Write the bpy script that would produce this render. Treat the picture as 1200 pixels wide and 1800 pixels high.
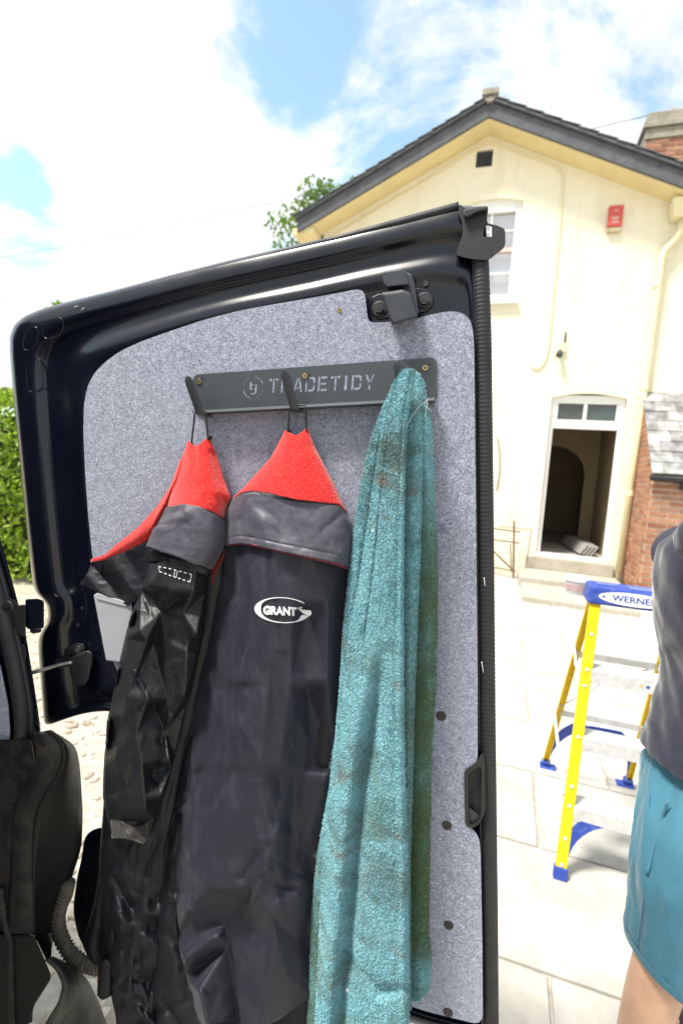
import bpy, bmesh, math, random
import numpy as np
from mathutils import Vector, Matrix

for o in list(bpy.data.objects): bpy.data.objects.remove(o)
scene = bpy.context.scene
COL = scene.collection
random.seed(7); RNG = np.random.default_rng(7)
R_ = math.radians

# ------------------------------------------------------------------ camera
FPX = 890.0; PITCH = R_(5.12); ROLL = R_(4.0); CAMZ = 1.6
_F = np.array([0, math.cos(PITCH), -math.sin(PITCH)])
_R0 = np.array([1., 0, 0]); _U0 = np.cross(_R0, _F)
_R = _R0*math.cos(ROLL) + _U0*math.sin(ROLL)
_U = -_R0*math.sin(ROLL) + _U0*math.cos(ROLL)
_C = np.array([0, 0, CAMZ])
cam_d = bpy.data.cameras.new('camera'); cam = bpy.data.objects.new('camera', cam_d); COL.objects.link(cam)
cam_d.sensor_fit = 'VERTICAL'; cam_d.sensor_height = 36.0; cam_d.sensor_width = 24.0
cam_d.lens = 36.0*FPX/1800.0; cam_d.clip_start = 0.02; cam_d.clip_end = 3000
mw = Matrix.Identity(4)
for i in range(3):
    mw[i][0] = _R[i]; mw[i][1] = _U[i]; mw[i][2] = -_F[i]; mw[i][3] = _C[i]
cam.matrix_world = mw
cam_d.dof.use_dof = True; cam_d.dof.focus_distance = 0.78; cam_d.dof.aperture_fstop = 4.5
scene.camera = cam
scene.render.resolution_x = 682; scene.render.resolution_y = 1024

# ------------------------------------------------------------------ world, sun, exposure
SUN_EL = R_(61); SUN_AZ = R_(-118)       # azimuth clockwise from +y (compass style): from the left, a little behind
world = bpy.data.worlds.new('World'); scene.world = world; world.use_nodes = True
wn = world.node_tree.nodes; wl = world.node_tree.links; wn.clear()
def wnode(t, **k):
    n = wn.new(t)
    for a, b in k.items(): setattr(n, a, b)
    return n
w_out = wnode('ShaderNodeOutputWorld'); w_bg = wnode('ShaderNodeBackground'); w_bg.inputs[1].default_value = 0.1
sky = wnode('ShaderNodeTexSky', sky_type='NISHITA', sun_disc=False, sun_elevation=SUN_EL, sun_rotation=SUN_AZ,
            air_density=1.0, dust_density=1.2, ozone_density=1.5)
tc = wnode('ShaderNodeTexCoord')
sep = wnode('ShaderNodeSeparateXYZ'); wl.new(tc.outputs['Generated'], sep.inputs[0])
addz = wnode('ShaderNodeMath', operation='ADD'); wl.new(sep.outputs[2], addz.inputs[0]); addz.inputs[1].default_value = 0.22
mxz = wnode('ShaderNodeMath', operation='MAXIMUM'); wl.new(addz.outputs[0], mxz.inputs[0]); mxz.inputs[1].default_value = 0.12
dx = wnode('ShaderNodeMath', operation='DIVIDE'); wl.new(sep.outputs[0], dx.inputs[0]); wl.new(mxz.outputs[0], dx.inputs[1])
dy = wnode('ShaderNodeMath', operation='DIVIDE'); wl.new(sep.outputs[1], dy.inputs[0]); wl.new(mxz.outputs[0], dy.inputs[1])
cmb = wnode('ShaderNodeCombineXYZ'); wl.new(dx.outputs[0], cmb.inputs[0]); wl.new(dy.outputs[0], cmb.inputs[1]); cmb.inputs[2].default_value = 3.1
nz = wnode('ShaderNodeTexNoise'); nz.inputs['Scale'].default_value = 2.5; nz.inputs['Detail'].default_value = 9; nz.inputs['Roughness'].default_value = 0.62
nz.inputs['Distortion'].default_value = 0.35
wl.new(cmb.outputs[0], nz.inputs['Vector'])
# openings in the cloud: directions where blue shows
def hole(d, width, amount):
    d = np.array(d)/np.linalg.norm(d)
    dp_ = wnode('ShaderNodeVectorMath', operation='DOT_PRODUCT'); dp_.inputs[1].default_value = tuple(d)
    nrm = wnode('ShaderNodeVectorMath', operation='NORMALIZE'); wl.new(tc.outputs['Generated'], nrm.inputs[0])
    wl.new(nrm.outputs[0], dp_.inputs[0])
    mr = wnode('ShaderNodeMapRange', interpolation_type='SMOOTHSTEP')
    mr.inputs[1].default_value = math.cos(R_(width)); mr.inputs[2].default_value = 1.0
    mr.inputs[3].default_value = 0.0; mr.inputs[4].default_value = amount
    wl.new(dp_.outputs['Value'], mr.inputs[0]); return mr.outputs[0]
def pxdir(x, y): return _F + _R*(x-600)/FPX + _U*(900-y)/FPX
gain = wnode('ShaderNodeMath', operation='MULTIPLY_ADD'); wl.new(nz.outputs[0], gain.inputs[0]); gain.inputs[1].default_value = 1.7; gain.inputs[2].default_value = -.33
acc = gain.outputs[0]
for q, wd, am in (((475, 30), 9, -.27), ((0, 380), 6.5, -.24), ((120, 325), 5.5, -.28), ((20, 310), 4, -.2), ((520, 400), 10, -.10), ((1000, 60), 24, .03), ((640, 40), 10, .05), ((560, 190), 7, -.06), ((60, 520), 7, -.10), ((90, 110), 24, .26), ((330, 60), 8, .12), ((150, 440), 9, .1), ((350, 300), 15, .14)):
    ad = wnode('ShaderNodeMath', operation='ADD'); wl.new(acc, ad.inputs[0]); wl.new(hole(pxdir(*q), wd, am), ad.inputs[1]); acc = ad.outputs[0]
rmp = wnode('ShaderNodeMapRange', interpolation_type='SMOOTHSTEP'); wl.new(acc, rmp.inputs[0])
rmp.inputs[1].default_value = 0.28; rmp.inputs[2].default_value = 0.58; rmp.inputs[3].default_value = 0.08; rmp.inputs[4].default_value = 1.0
nz2 = wnode('ShaderNodeTexNoise'); nz2.inputs['Scale'].default_value = 2.6; nz2.inputs['Detail'].default_value = 6
wl.new(cmb.outputs[0], nz2.inputs['Vector'])
crm = wnode('ShaderNodeMix', data_type='RGBA'); wl.new(nz2.outputs[0], crm.inputs[0])
crm.inputs[6].default_value = (3.7, 3.85, 4.3, 1); crm.inputs[7].default_value = (6.4, 6.35, 6.3, 1)
mix = wnode('ShaderNodeMix', data_type='RGBA')
tint = wnode('ShaderNodeMix', data_type='RGBA', blend_type='MULTIPLY'); tint.inputs[0].default_value = 1.0; tint.inputs[7].default_value = (1.55, 1.72, 1.38, 1); wl.new(sky.outputs[0], tint.inputs[6])
wl.new(rmp.outputs[0], mix.inputs[0]); wl.new(tint.outputs[2], mix.inputs[6]); wl.new(crm.outputs[2], mix.inputs[7])
wl.new(mix.outputs[2], w_bg.inputs[0]); wl.new(w_bg.outputs[0], w_out.inputs[0])

sun_d = bpy.data.lights.new('sun', 'SUN'); sun_d.energy = 3.2; sun_d.angle = R_(12); sun_d.color = (1.0, 0.95, 0.87)
sun = bpy.data.objects.new('sun', sun_d); COL.objects.link(sun)
sd = Vector((math.sin(SUN_AZ)*math.cos(SUN_EL), math.cos(SUN_AZ)*math.cos(SUN_EL), math.sin(SUN_EL)))
sun.rotation_euler = sd.to_track_quat('Z', 'Y').to_euler(); sun.location = (-3, 0, 8)
vs = scene.view_settings; vs.view_transform = 'Standard'; vs.look = 'None'; vs.gamma = 1.0; vs.use_curve_mapping = False
vs.exposure = 1.2

# ------------------------------------------------------------------ helpers
def ray(x, y): return _F + _R*(x-600)/FPX + _U*(900-y)/FPX
def on_plane(x, y, n, c):
    d = ray(x, y); n = np.asarray(n, float)
    return _C + d*((c-n@_C)/(n@d))
def gnd(x, y, z=0.0): return on_plane(x, y, (0, 0, 1), z)
BD = R_(13)
DD = np.array([math.cos(BD), -math.sin(BD), 0]); DN = np.array([-math.sin(BD), -math.cos(BD), 0])
_P0 = _C + ray(560, 680)*0.77; DC = DN@_P0
def dp(x, y, w=0.0): return on_plane(x, y, DN, DC+w)        # a point on the plane of the open door, w metres in front of it
HA = R_(72)
HE = np.array([math.sin(HA), -math.cos(HA), 0]); HN = np.array([-math.cos(HA), -math.sin(HA), 0])
HQ = gnd(902, 1010)
def hp(u, z, n=0.0): return HQ + HE*u + HN*n + np.array([0, 0, z])      # house frame: u to the right, n out of the wall
def hpx(x, y, n=0.0):
    P = on_plane(x, y, HN, HN@HQ + n); return (P-HQ)@HE, P[2]

ORG = {}
def link(o, parent=None, org=None):
    COL.objects.link(o)
    if parent is not None:
        o.parent = parent; ORG[o.name] = ORG[parent.name]
    else:
        org = Vector((0, 0, 0)) if org is None else Vector(org)
        o.location = org; ORG[o.name] = org
    return o
def tag(o, label=None, cat=None, group=None, kind=None):
    if label: o['label'] = label
    if cat: o['category'] = cat
    if group: o['group'] = group
    if kind: o['kind'] = kind
    return o
def thing(name, label, cat, loc, group=None):
    o = bpy.data.objects.new(name, None); o.empty_display_size = .1
    link(o, None, loc); return tag(o, label, cat, group)
def mobj(name, verts, faces, mat, parent=None, smooth=False, org=None, kind=None, fmat=None):
    verts = np.asarray(verts, float)
    if parent is not None: off = np.array(ORG[parent.name])
    else:
        if org is None: org = ((verts[:, 0].min()+verts[:, 0].max())/2, (verts[:, 1].min()+verts[:, 1].max())/2, verts[:, 2].min())
        off = np.array(org)
    me = bpy.data.meshes.new(name)
    me.from_pydata((verts-off).tolist(), [], faces if isinstance(faces, list) else faces.tolist())
    for m in (mat if isinstance(mat, (list, tuple)) else [mat]): me.materials.append(m)
    if fmat is not None: me.polygons.foreach_set('material_index', fmat)
    me.update()
    if smooth: me.polygons.foreach_set('use_smooth', [True]*len(me.polygons))
    o = bpy.data.objects.new(name, me)
    link(o, parent, None if parent is not None else off)
    if kind: o['kind'] = kind
    return o
def recalc(o):
    bm = bmesh.new(); bm.from_mesh(o.data); bmesh.ops.recalc_face_normals(bm, faces=bm.faces); bm.to_mesh(o.data); bm.free()
def bevel(o, width, seg=2, angle=35):
    m = o.modifiers.new('bevel', 'BEVEL'); m.width = width; m.segments = seg; m.limit_method = 'ANGLE'; m.angle_limit = R_(angle)
    m.harden_normals = False
    return o
def solid(o, t, off=0):
    m = o.modifiers.new('solidify', 'SOLIDIFY'); m.thickness = t; m.offset = off; return o
def sub(o, n=1):
    m = o.modifiers.new('subdivision', 'SUBSURF'); m.levels = n; m.render_levels = n; return o
class MB:
    def __init__(s): s.v = []; s.f = []
    def add(s, v, f):
        k = len(s.v); s.v += [tuple(q) for q in v]; s.f += [tuple(i+k for i in q) for q in f]; return s
    def box(s, c, ax, dims):
        c = np.asarray(c, float); A = [np.asarray(a, float)*d/2 for a, d in zip(ax, dims)]
        v = [c+A[0]*i+A[1]*j+A[2]*k for i in (-1, 1) for j in (-1, 1) for k in (-1, 1)]
        f = [(0, 1, 3, 2), (4, 6, 7, 5), (0, 4, 5, 1), (2, 3, 7, 6), (0, 2, 6, 4), (1, 5, 7, 3)]
        return s.add(v, f)
    def prism(s, A, B):     # two equal loops of 3-d points, A front, B back
        n = len(A); v = list(A)+list(B)
        f = [tuple(range(n)), tuple(range(2*n-1, n-1, -1))]+[(i, i+n, (i+1) % n+n, (i+1) % n) for i in range(n)]
        return s.add(v, f)
    def tube(s, pts, rad, seg=10, cap=True):
        pts = np.asarray(pts, float); n = len(pts)
        rad = np.full(n, rad) if np.isscalar(rad) else np.asarray(rad)
        t = np.gradient(pts, axis=0); t /= np.linalg.norm(t, axis=1)[:, None]+1e-12
        up = np.array([.13, .31, .94]); 
        if abs(t[0]@up) > .9: up = np.array([.94, .2, .1])
        nrm = np.cross(t[0], up); nrm /= np.linalg.norm(nrm); v = []
        for i in range(n):
            nrm = nrm - t[i]*(nrm@t[i]); nrm /= np.linalg.norm(nrm); b = np.cross(t[i], nrm)
            for k in range(seg):
                a = 2*math.pi*k/seg; v.append(pts[i]+rad[i]*(math.cos(a)*nrm+math.sin(a)*b))
        f = [(i*seg+k, i*seg+(k+1) % seg, (i+1)*seg+(k+1) % seg, (i+1)*seg+k) for i in range(n-1) for k in range(seg)]
        if cap: f += [tuple(range(seg-1, -1, -1)), tuple((n-1)*seg+k for k in range(seg))]
        return s.add(v, f)
    def disc(s, c, n, r, h, seg=20, dome=0.0):
        n = np.asarray(n, float)/np.linalg.norm(n); a = np.cross(n, (.1, .2, .97)); a /= np.linalg.norm(a); b = np.cross(n, a); c = np.asarray(c, float)
        L0 = [c+r*(math.cos(2*math.pi*k/seg)*a+math.sin(2*math.pi*k/seg)*b) for k in range(seg)]
        L1 = [p+n*h for p in L0]
        if dome: L1 = [c+(p-c-n*h)*.8+n*h for p in L1]
        return s.prism(L1, L0)
    def build(s, name, mat, parent=None, smooth=False, org=None, kind=None):
        o = mobj(name, s.v, s.f, mat, parent, smooth, org, kind); recalc(o); return o
def resample(poly, n, smooth=0):
    p = np.asarray(poly, float); d = np.r_[0, np.cumsum(np.linalg.norm(np.diff(p, axis=0), axis=1))]
    t = np.linspace(0, d[-1], n); q = np.stack([np.interp(t, d, p[:, k]) for k in range(p.shape[1])], 1)
    for _ in range(smooth): q[1:-1] = .25*q[:-2]+.5*q[1:-1]+.25*q[2:]
    return q
def coons(top, bot, left, right, ns, nt, sm=3):
    T = resample(top, ns, sm); B = resample(bot, ns, sm); L = resample(left, nt, sm); Rr = resample(right, nt, sm)
    s = np.linspace(0, 1, ns)[None, :, None]; t = np.linspace(0, 1, nt)[:, None, None]
    P = (1-t)*T[None]+t*B[None]+(1-s)*L[:, None]+s*Rr[:, None]
    P -= (1-s)*(1-t)*T[0]+s*(1-t)*T[-1]+(1-s)*t*B[0]+s*t*B[-1]
    return P
def gridfaces(ns, nt):
    i = np.arange(nt-1)[:, None]*ns+np.arange(ns-1)[None]; i = i.ravel()
    return np.stack([i, i+ns, i+ns+1, i+1], 1)
def hash2(ix, iy, seed):
    h = (ix*374761393+iy*668265263+seed*974711) & 0x7fffffff
    h = ((h ^ (h >> 13))*1274126177) & 0x7fffffff
    return ((h ^ (h >> 16)) & 0xffff)/65535.0
def vnoise(x, y, seed=0):
    x = np.asarray(x, float); y = np.asarray(y, float)
    ix = np.floor(x).astype(np.int64); iy = np.floor(y).astype(np.int64); fx = x-ix; fy = y-iy
    fx = fx*fx*fx*(fx*(fx*6-15)+10); fy = fy*fy*fy*(fy*(fy*6-15)+10)
    a = hash2(ix, iy, seed); b = hash2(ix+1, iy, seed); c = hash2(ix, iy+1, seed); d = hash2(ix+1, iy+1, seed)
    return (a*(1-fx)+b*fx)*(1-fy)+(c*(1-fx)+d*fx)*fy
def fbm(x, y, seed=0, o=4, ridged=False):
    r = 0; a = .5
    for k in range(o):
        n = vnoise(x*2**k, y*2**k, seed+k*17)
        if ridged: n = 1-np.abs(2*n-1)
        r = r+a*n; a *= .5
    return r
def dpv(P, W):
    P = np.asarray(P).reshape(-1, 2); W = np.asarray(W).ravel()
    d = _F+_R*((P[:, 0:1]-600)/FPX)+_U*((900-P[:, 1:2])/FPX)
    return _C+d*((DC+W-DN@_C)/(d@DN))[:, None]
def cloth(name, top, bot, left, right, wfun, ns, nt, mat, parent, thick=.0016, sm=3, org=None):
    P = coons(top, bot, left, right, ns, nt, sm)
    s, t = np.meshgrid(np.linspace(0, 1, ns), np.linspace(0, 1, nt))
    W = wfun(s, t, P[..., 0], P[..., 1])
    o = mobj(name, dpv(P, W), gridfaces(ns, nt), mat, parent, True, org)
    if thick: solid(o, thick, 0)
    return o
def fill2d(outer, holes, thick):
    """flat plate with real cut-outs -> (verts, faces) in plate coordinates, x right, y up, thickness along z"""
    cu = bpy.data.curves.new('t', 'CURVE'); cu.dimensions = '2D'; cu.fill_mode = 'BOTH'; cu.extrude = thick/2
    for loop in [outer]+list(holes):
        sp = cu.splines.new('POLY'); sp.points.add(len(loop)-1); sp.use_cyclic_u = True
        for p, q in zip(sp.points, loop): p.co = (q[0], q[1], 0, 1)
    ob = bpy.data.objects.new('t', cu); COL.objects.link(ob)
    dg = bpy.context.evaluated_depsgraph_get(); me = bpy.data.meshes.new_from_object(ob.evaluated_get(dg))
    bm = bmesh.new(); bm.from_mesh(me); bmesh.ops.remove_doubles(bm, verts=bm.verts, dist=1e-6); bm.to_mesh(me); bm.free()
    v = np.array([tuple(q.co) for q in me.vertices]); f = [tuple(p.vertices) for p in me.polygons]
    bpy.data.objects.remove(ob); bpy.data.curves.remove(cu); bpy.data.meshes.remove(me)
    return v, f
def text2d(body, size=1.0, offset=0.02, shear=0.0, thick=0.0):
    cu = bpy.data.curves.new('t', 'FONT'); cu.body = body; cu.size = size; cu.offset = offset; cu.shear = shear; cu.extrude = thick; cu.align_x = 'CENTER'; cu.align_y = 'CENTER'
    ob = bpy.data.objects.new('t', cu); COL.objects.link(ob)
    dg = bpy.context.evaluated_depsgraph_get(); me = bpy.data.meshes.new_from_object(ob.evaluated_get(dg))
    v = np.array([tuple(q.co) for q in me.vertices]); f = [tuple(p.vertices) for p in me.polygons]
    bpy.data.objects.remove(ob); bpy.data.curves.remove(cu); bpy.data.meshes.remove(me)
    return v, f
def rrect(x0, y0, x1, y1, r, n=5):
    out = []
    for cx, cy, a0 in ((x1-r, y1-r, 0), (x0+r, y1-r, 90), (x0+r, y0+r, 180), (x1-r, y0+r, 270)):
        for k in range(n+1):
            a = R_(a0+90*k/n); out.append((cx+r*math.cos(a), cy+r*math.sin(a)))
    return out

# ------------------------------------------------------------------ materials
class NT:
    def __init__(s, name):
        s.m = bpy.data.materials.new(name); s.m.use_nodes = True; s.t = s.m.node_tree; s.t.nodes.clear()
        s.out = s.n('ShaderNodeOutputMaterial'); s.b = s.n('ShaderNodeBsdfPrincipled'); s.l(s.b.outputs[0], s.out.inputs[0])
        s.tc = s.n('ShaderNodeTexCoord')
    def n(s, t, **k):
        q = s.t.nodes.new(t)
        for a, b in k.items(): setattr(q, a, b)
        return q
    def l(s, a, b): s.t.links.new(a, b)
    def noise(s, scale, detail=4, rough=.55, dist=0, stretch=None, co='Object'):
        q = s.n('ShaderNodeTexNoise'); q.inputs['Scale'].default_value = scale; q.inputs['Detail'].default_value = detail
        q.inputs['Roughness'].default_value = rough; q.inputs['Distortion'].default_value = dist
        v = s.tc.outputs[co]
        if stretch:
            mp = s.n('ShaderNodeMapping'); mp.inputs['Scale'].default_value = stretch; s.l(v, mp.inputs[0]); v = mp.outputs[0]
        s.l(v, q.inputs['Vector']); return q.outputs[0]
    def ramp(s, v, stops):
        q = s.n('ShaderNodeValToRGB'); e = q.color_ramp.elements
        while len(e) < len(stops): e.new(.5)
        for k, (p, c) in enumerate(stops):
            e[k].position = p; e[k].color = (*c, 1) if len(c) == 3 else c
        s.l(v, q.inputs[0]); return q.outputs[0]
    def mixc(s, f, a, b, mode='MIX'):
        q = s.n('ShaderNodeMix', data_type='RGBA', blend_type=mode)
        for i, x in ((0, f), (6, a), (7, b)):
            if isinstance(x, (int, float)): q.inputs[i].default_value = x
            elif isinstance(x, tuple): q.inputs[i].default_value = (*x, 1) if len(x) == 3 else x
            else: s.l(x, q.inputs[i])
        return q.outputs[2]
    def rng(s, v, a, b, c=0., d=1.):
        q = s.n('ShaderNodeMapRange'); s.l(v, q.inputs[0])
        for i, x in zip((1, 2, 3, 4), (a, b, c, d)): q.inputs[i].default_value = x
        return q.outputs[0]
    def bump(s, v, strength, dist, prev=None):
        q = s.n('ShaderNodeBump'); q.inputs['Strength'].default_value = strength; q.inputs['Distance'].default_value = dist
        s.l(v, q.inputs['Height'])
        if prev is not None: s.l(prev, q.inputs['Normal'])
        return q.outputs[0]
    def set(s, **k):
        nm = dict(col='Base Color', rough='Roughness', metal='Metallic', coat='Coat Weight', coatr='Coat Roughness', spec='Specular IOR Level', normal='Normal',
                  sheen='Sheen Weight', sheenr='Sheen Roughness', sheent='Sheen Tint', sss='Subsurface Weight', trans='Transmission Weight', ior='IOR', alpha='Alpha')
        for a, v in k.items():
            i = s.b.inputs[nm[a]]
            if isinstance(v, (int, float)): i.default_value = v
            elif isinstance(v, tuple): i.default_value = (*v, 1) if len(v) == 3 else v
            else: s.l(v, i)
        return s
def simple(name, col, rough=.5, metal=0., var=.25, vs_=8., bscale=0, bstr=.2, bdist=.001, spec=.5, coat=0., stretch=None, dark=None):
    m = NT(name); nz_ = m.noise(vs_, 6, .6, stretch=stretch)
    c2 = tuple(min(1, q*(1+var)) for q in col); c1 = tuple(q*(1-var) for q in col) if dark is None else dark
    m.set(col=m.ramp(nz_, [(.3, c1), (.7, c2)]), rough=m.rng(m.noise(vs_*2.3, 4), .3, .7, max(.02, rough*.8), min(1, rough*1.15)), metal=metal, spec=spec, coat=coat)
    if bscale: m.set(normal=m.bump(m.noise(bscale, 5), bstr, bdist))
    return m.m

def mat_paint():
    m = NT('black_car_paint'); dust = m.rng(m.noise(160, 3, .7), .63, .82, 0, .25); sm = m.rng(m.noise(5, 5, .65), .45, .75, 0, .5)
    c = m.mixc(dust, (.0026, .0036, .0085), (.04, .042, .046))  # bluer base colour carries some of the blue sky's sheen
    m.set(col=m.mixc(sm, c, (.0050, .0068, .0140)), rough=m.rng(m.noise(9, 5), .35, .7, .20, .34), coat=.22, coatr=.06, spec=.36, normal=m.bump(m.noise(3.2, 2), .06, .004)); return m.m
def mat_carpet():
    m = NT('grey_felt_carpet'); a = m.noise(430, 4, .78); b = m.noise(130, 5, .75, 1.0); c = m.noise(7, 5, .65, .8, (1, 1, .6))
    mx = m.n('ShaderNodeMath', operation='MULTIPLY_ADD'); m.l(a, mx.inputs[0]); mx.inputs[1].default_value = .62
    q = m.n('ShaderNodeMath', operation='MULTIPLY'); m.l(b, q.inputs[0]); q.inputs[1].default_value = .38; m.l(q.outputs[0], mx.inputs[2])
    col = m.ramp(mx.outputs[0], [(.35, (.05, .055, .09)), (.45, (.165, .178, .24)), (.53, (.285, .305, .385)), (.66, (.58, .61, .70))])
    col = m.mixc(m.rng(c, .42, .72, 0, .34), col, (.30, .31, .37))
    m.set(col=col, rough=.95, sheen=.4, sheenr=.6, spec=.1, normal=m.bump(mx.outputs[0], .8, .0016)); return m.m
def mat_fabric(name, c1, c2, dust, dustcol, rough=.55, fine=900, crease=22, cs=.35, coat=0., sheen=.15):
    m = NT(name); n1 = m.noise(6, 6, .65, .5); n2 = m.noise(26, 6, .7, 1.0, (1, 1, .5))
    col = m.mixc(n1, c1, c2); du = m.n('ShaderNodeMath', operation='MULTIPLY'); m.l(m.rng(n2, .50, .82, 0, dust), du.inputs[0]); m.l(m.rng(n1, .35, .65, .25, 1.), du.inputs[1])
    col = m.mixc(du.outputs[0], col, dustcol); col = m.mixc(m.rng(m.noise(520, 2), .70, .78, 0, .6), col, dustcol)
    nb = m.bump(m.noise(fine, 2), .25, .0004); nb = m.bump(m.noise(crease, 5, .6, 1.6), cs, .006, nb)
    m.set(col=col, rough=m.rng(n2, .3, .75, rough*.8, min(1, rough*1.3)), spec=.4, coat=coat, coatr=.25, sheen=sheen, sheenr=.4, normal=nb); return m.m
def mat_fleece():
    m = NT('red_fleece'); a = m.noise(420, 3, .6); b = m.noise(26, 4)
    col = m.ramp(a, [(.3, (.32, .006, .008)), (.55, (.62, .020, .018)), (.75, (.85, .085, .06))]); col = m.mixc(m.rng(b, .5, .8, 0, .25), col, (.70, .09, .06))
    m.set(col=col, rough=.95, sheen=.35, sheenr=.5, spec=.1, normal=m.bump(a, .9, .002)); return m.m
def mat_towel():
    m = NT('teal_terry'); at = m.n('ShaderNodeAttribute', attribute_name='green'); n1 = m.noise(300, 3, .6); n2 = m.noise(11, 5, .6, .6); n3 = m.noise(9, 4, .6, .35, (1.0, 1.0, 2.0))
    base = m.ramp(n1, [(.28, (.075, .245, .29)), (.5, (.155, .375, .425)), (.72, (.36, .575, .61))])
    base = m.mixc(m.rng(n2, .4, .7, 0, .45), base, (.30, .54, .58))
    base = m.mixc(m.rng(n3, .50, .70, 0, .66), base, (.085, .10, .085))
    n4 = m.noise(12, 4, .6, .4, (1.1, 1.1, 1.6)); base = m.mixc(m.rng(n4, .57, .72, 0, .58), base, (.22, .15, .09))
    gr = m.mixc(n1, (.030, .070, .022), (.12, .185, .075)); f = m.n('ShaderNodeMath', operation='MULTIPLY'); m.l(at.outputs['Fac'], f.inputs[0]); m.l(m.rng(n2, .25, .55, .55, 1.), f.inputs[1])
    m.set(col=m.mixc(f.outputs[0], base, gr), rough=.95, sheen=.4, sheenr=.5, spec=.1); return m.m
def mat_rand(name, stops, rough=.85, vs_=30, bscale=60, bstr=.4, bdist=.003, amt=.35):
    m = NT(name); oi = m.n('ShaderNodeObjectInfo'); c = m.ramp(oi.outputs['Random'], stops); nz_ = m.noise(vs_, 5, .65)
    g = m.rng(nz_, .25, .75, 1-amt, 1+amt); cc = m.n('ShaderNodeCombineColor')
    for i in range(3): m.l(g, cc.inputs[i])
    m.set(col=m.mixc(1., c, cc.outputs[0], 'MULTIPLY'), rough=rough, spec=.3, normal=m.bump(m.noise(bscale, 5), bstr, bdist)); return m.m
def mat_leaf(name, a, b, c):
    m = NT(name); gi = m.n('ShaderNodeNewGeometry'); col = m.ramp(gi.outputs['Random Per Island'], [(0, a), (.5, b), (1, c)])
    m.set(col=col, rough=.45, spec=.4); tr = m.n('ShaderNodeBsdfTranslucent'); m.l(m.mixc(1., col, (1.5, 1.6, .7), 'MULTIPLY'), tr.inputs[0])
    mx = m.n('ShaderNodeMixShader'); mx.inputs[0].default_value = .38; m.l(m.b.outputs[0], mx.inputs[1]); m.l(tr.outputs[0], mx.inputs[2]); m.l(mx.outputs[0], m.out.inputs[0]); return m.m
def mat_glass(name, tint=(.02, .025, .03), rough=.03):
    m = NT(name); m.set(col=tint, rough=rough, spec=.8, coat=.3, normal=m.bump(m.noise(2.5, 2), .05, .01)); return m.m
def mat_dirty(name, col, dirt, lo=.42, hi=.62, scale=14, rough=.6, amt=.9, bstr=.2):
    m = NT(name); m.set(spec=.25); n_ = m.noise(scale, 7, .7, .8); m.set(col=m.mixc(m.rng(n_, lo, hi, 0, amt), m.mixc(m.noise(40, 4), tuple(q*.7 for q in col), tuple(q*1.2 for q in col)), dirt), rough=m.rng(n_, .3, .7, rough*.8, min(1, rough*1.4)), normal=m.bump(m.noise(180, 4), bstr, .001)); return m.m

M_paint = mat_paint(); M_carpet = mat_carpet(); M_fleece = mat_fleece(); M_towel = mat_towel()
M_jack = mat_fabric('navy_nylon', (.0125, .0122, .0210), (.022, .0215, .0345), .36, (.11, .108, .130), .58, crease=34, cs=.08, sheen=.05)
M_flap = mat_fabric('dusty_grey_nylon', (.046, .043, .060), (.088, .083, .106), .55, (.24, .225, .235), .45, crease=30, cs=.06)
M_shiny = mat_fabric('waxed_black_fabric', (.007, .0075, .0095), (.013, .014, .017), .34, (.085, .08, .072), .47, fine=500, crease=60, cs=.16, coat=.0, sheen=.0)
M_dark = mat_fabric('black_nylon', (.0045, .0045, .008), (.009, .009, .014), .28, (.06, .056, .058), .5, crease=34, cs=.1, sheen=0.)
M_cuff = mat_fabric('dusty_cuff', (.012, .012, .012), (.035, .032, .029), .8, (.16, .14, .115), .6)
M_rack = simple('powder_coated_steel', (.045, .052, .060), .42, 0., .06, 30, 900, .12, .0003)
M_rubber = simple('black_rubber', (.012, .012, .014), .62, 0, .35, 12, 60, .15, .001)
M_plastic = simple('black_plastic', (.014, .0145, .017), .48, 0, .25, 20, 700, .25, .0004)
M_latch = simple('dark_grey_plastic', (.028, .031, .038), .42, 0, .12, 25, 600, .25, .0004)
M_dustplastic = mat_dirty('dusty_black_plastic', (.009, .009, .010), (.085, .07, .055), .45, .85, 22, .5, .7)
M_brownplastic = mat_dirty('sunlit_brown_plastic', (.006, .006, .006), (.022, .014, .010), .45, .9, 9, .45, .6)  # brown blotches stand in for sunlight on the black plastic
M_bumper = mat_dirty('dusty_bumper_plastic', (.022, .025, .022), (.12, .115, .092), .42, .75, 9, .55)
M_hose = mat_dirty('dusty_hose', (.06, .055, .045), (.20, .175, .135), .3, .7, 30, .7)
M_brass = simple('brass_screw', (.42, .30, .14), .3, 1., .2, 200)
M_steel = simple('dull_steel', (.35, .35, .34), .35, .9, .2, 60)
M_greybox = simple('light_grey_plastic', (.36, .365, .40), .45, 0, .06, 15, 600, .2, .0004)
M_white = simple('white_upvc', (.80, .80, .78), .35, 0, .03, 5)
M_thread = simple('white_thread', (.75, .75, .76), .7, 0, .06, 60, 700, .4, .0006)
def mat_wall():
    m = NT('cream_masonry_paint'); n1 = m.noise(1.3, 6, .65, .6); n2 = m.noise(2.2, 6, .7, .3, (3.5, 3.5, .35)); n3 = m.noise(35, 4)
    c = m.mixc(m.rng(n1, .4, .7, 0, .8), (.82, .775, .615), (.775, .71, .52)); c = m.mixc(m.rng(n2, .52, .78, 0, .45), c, (.56, .49, .33)); c = m.mixc(m.rng(n3, .62, .8, 0, .25), c, (.60, .54, .40))
    m.set(col=c, rough=.8, spec=.3, normal=m.bump(m.noise(55, 5), .35, .003)); return m.m
M_wall = mat_wall()
M_cream = simple('cream_paint', (.76, .68, .44), .5, 0, .05, 4)
M_soffit = simple('cream_soffit', (.72, .60, .32), .6, 0, .06, 3)
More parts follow.
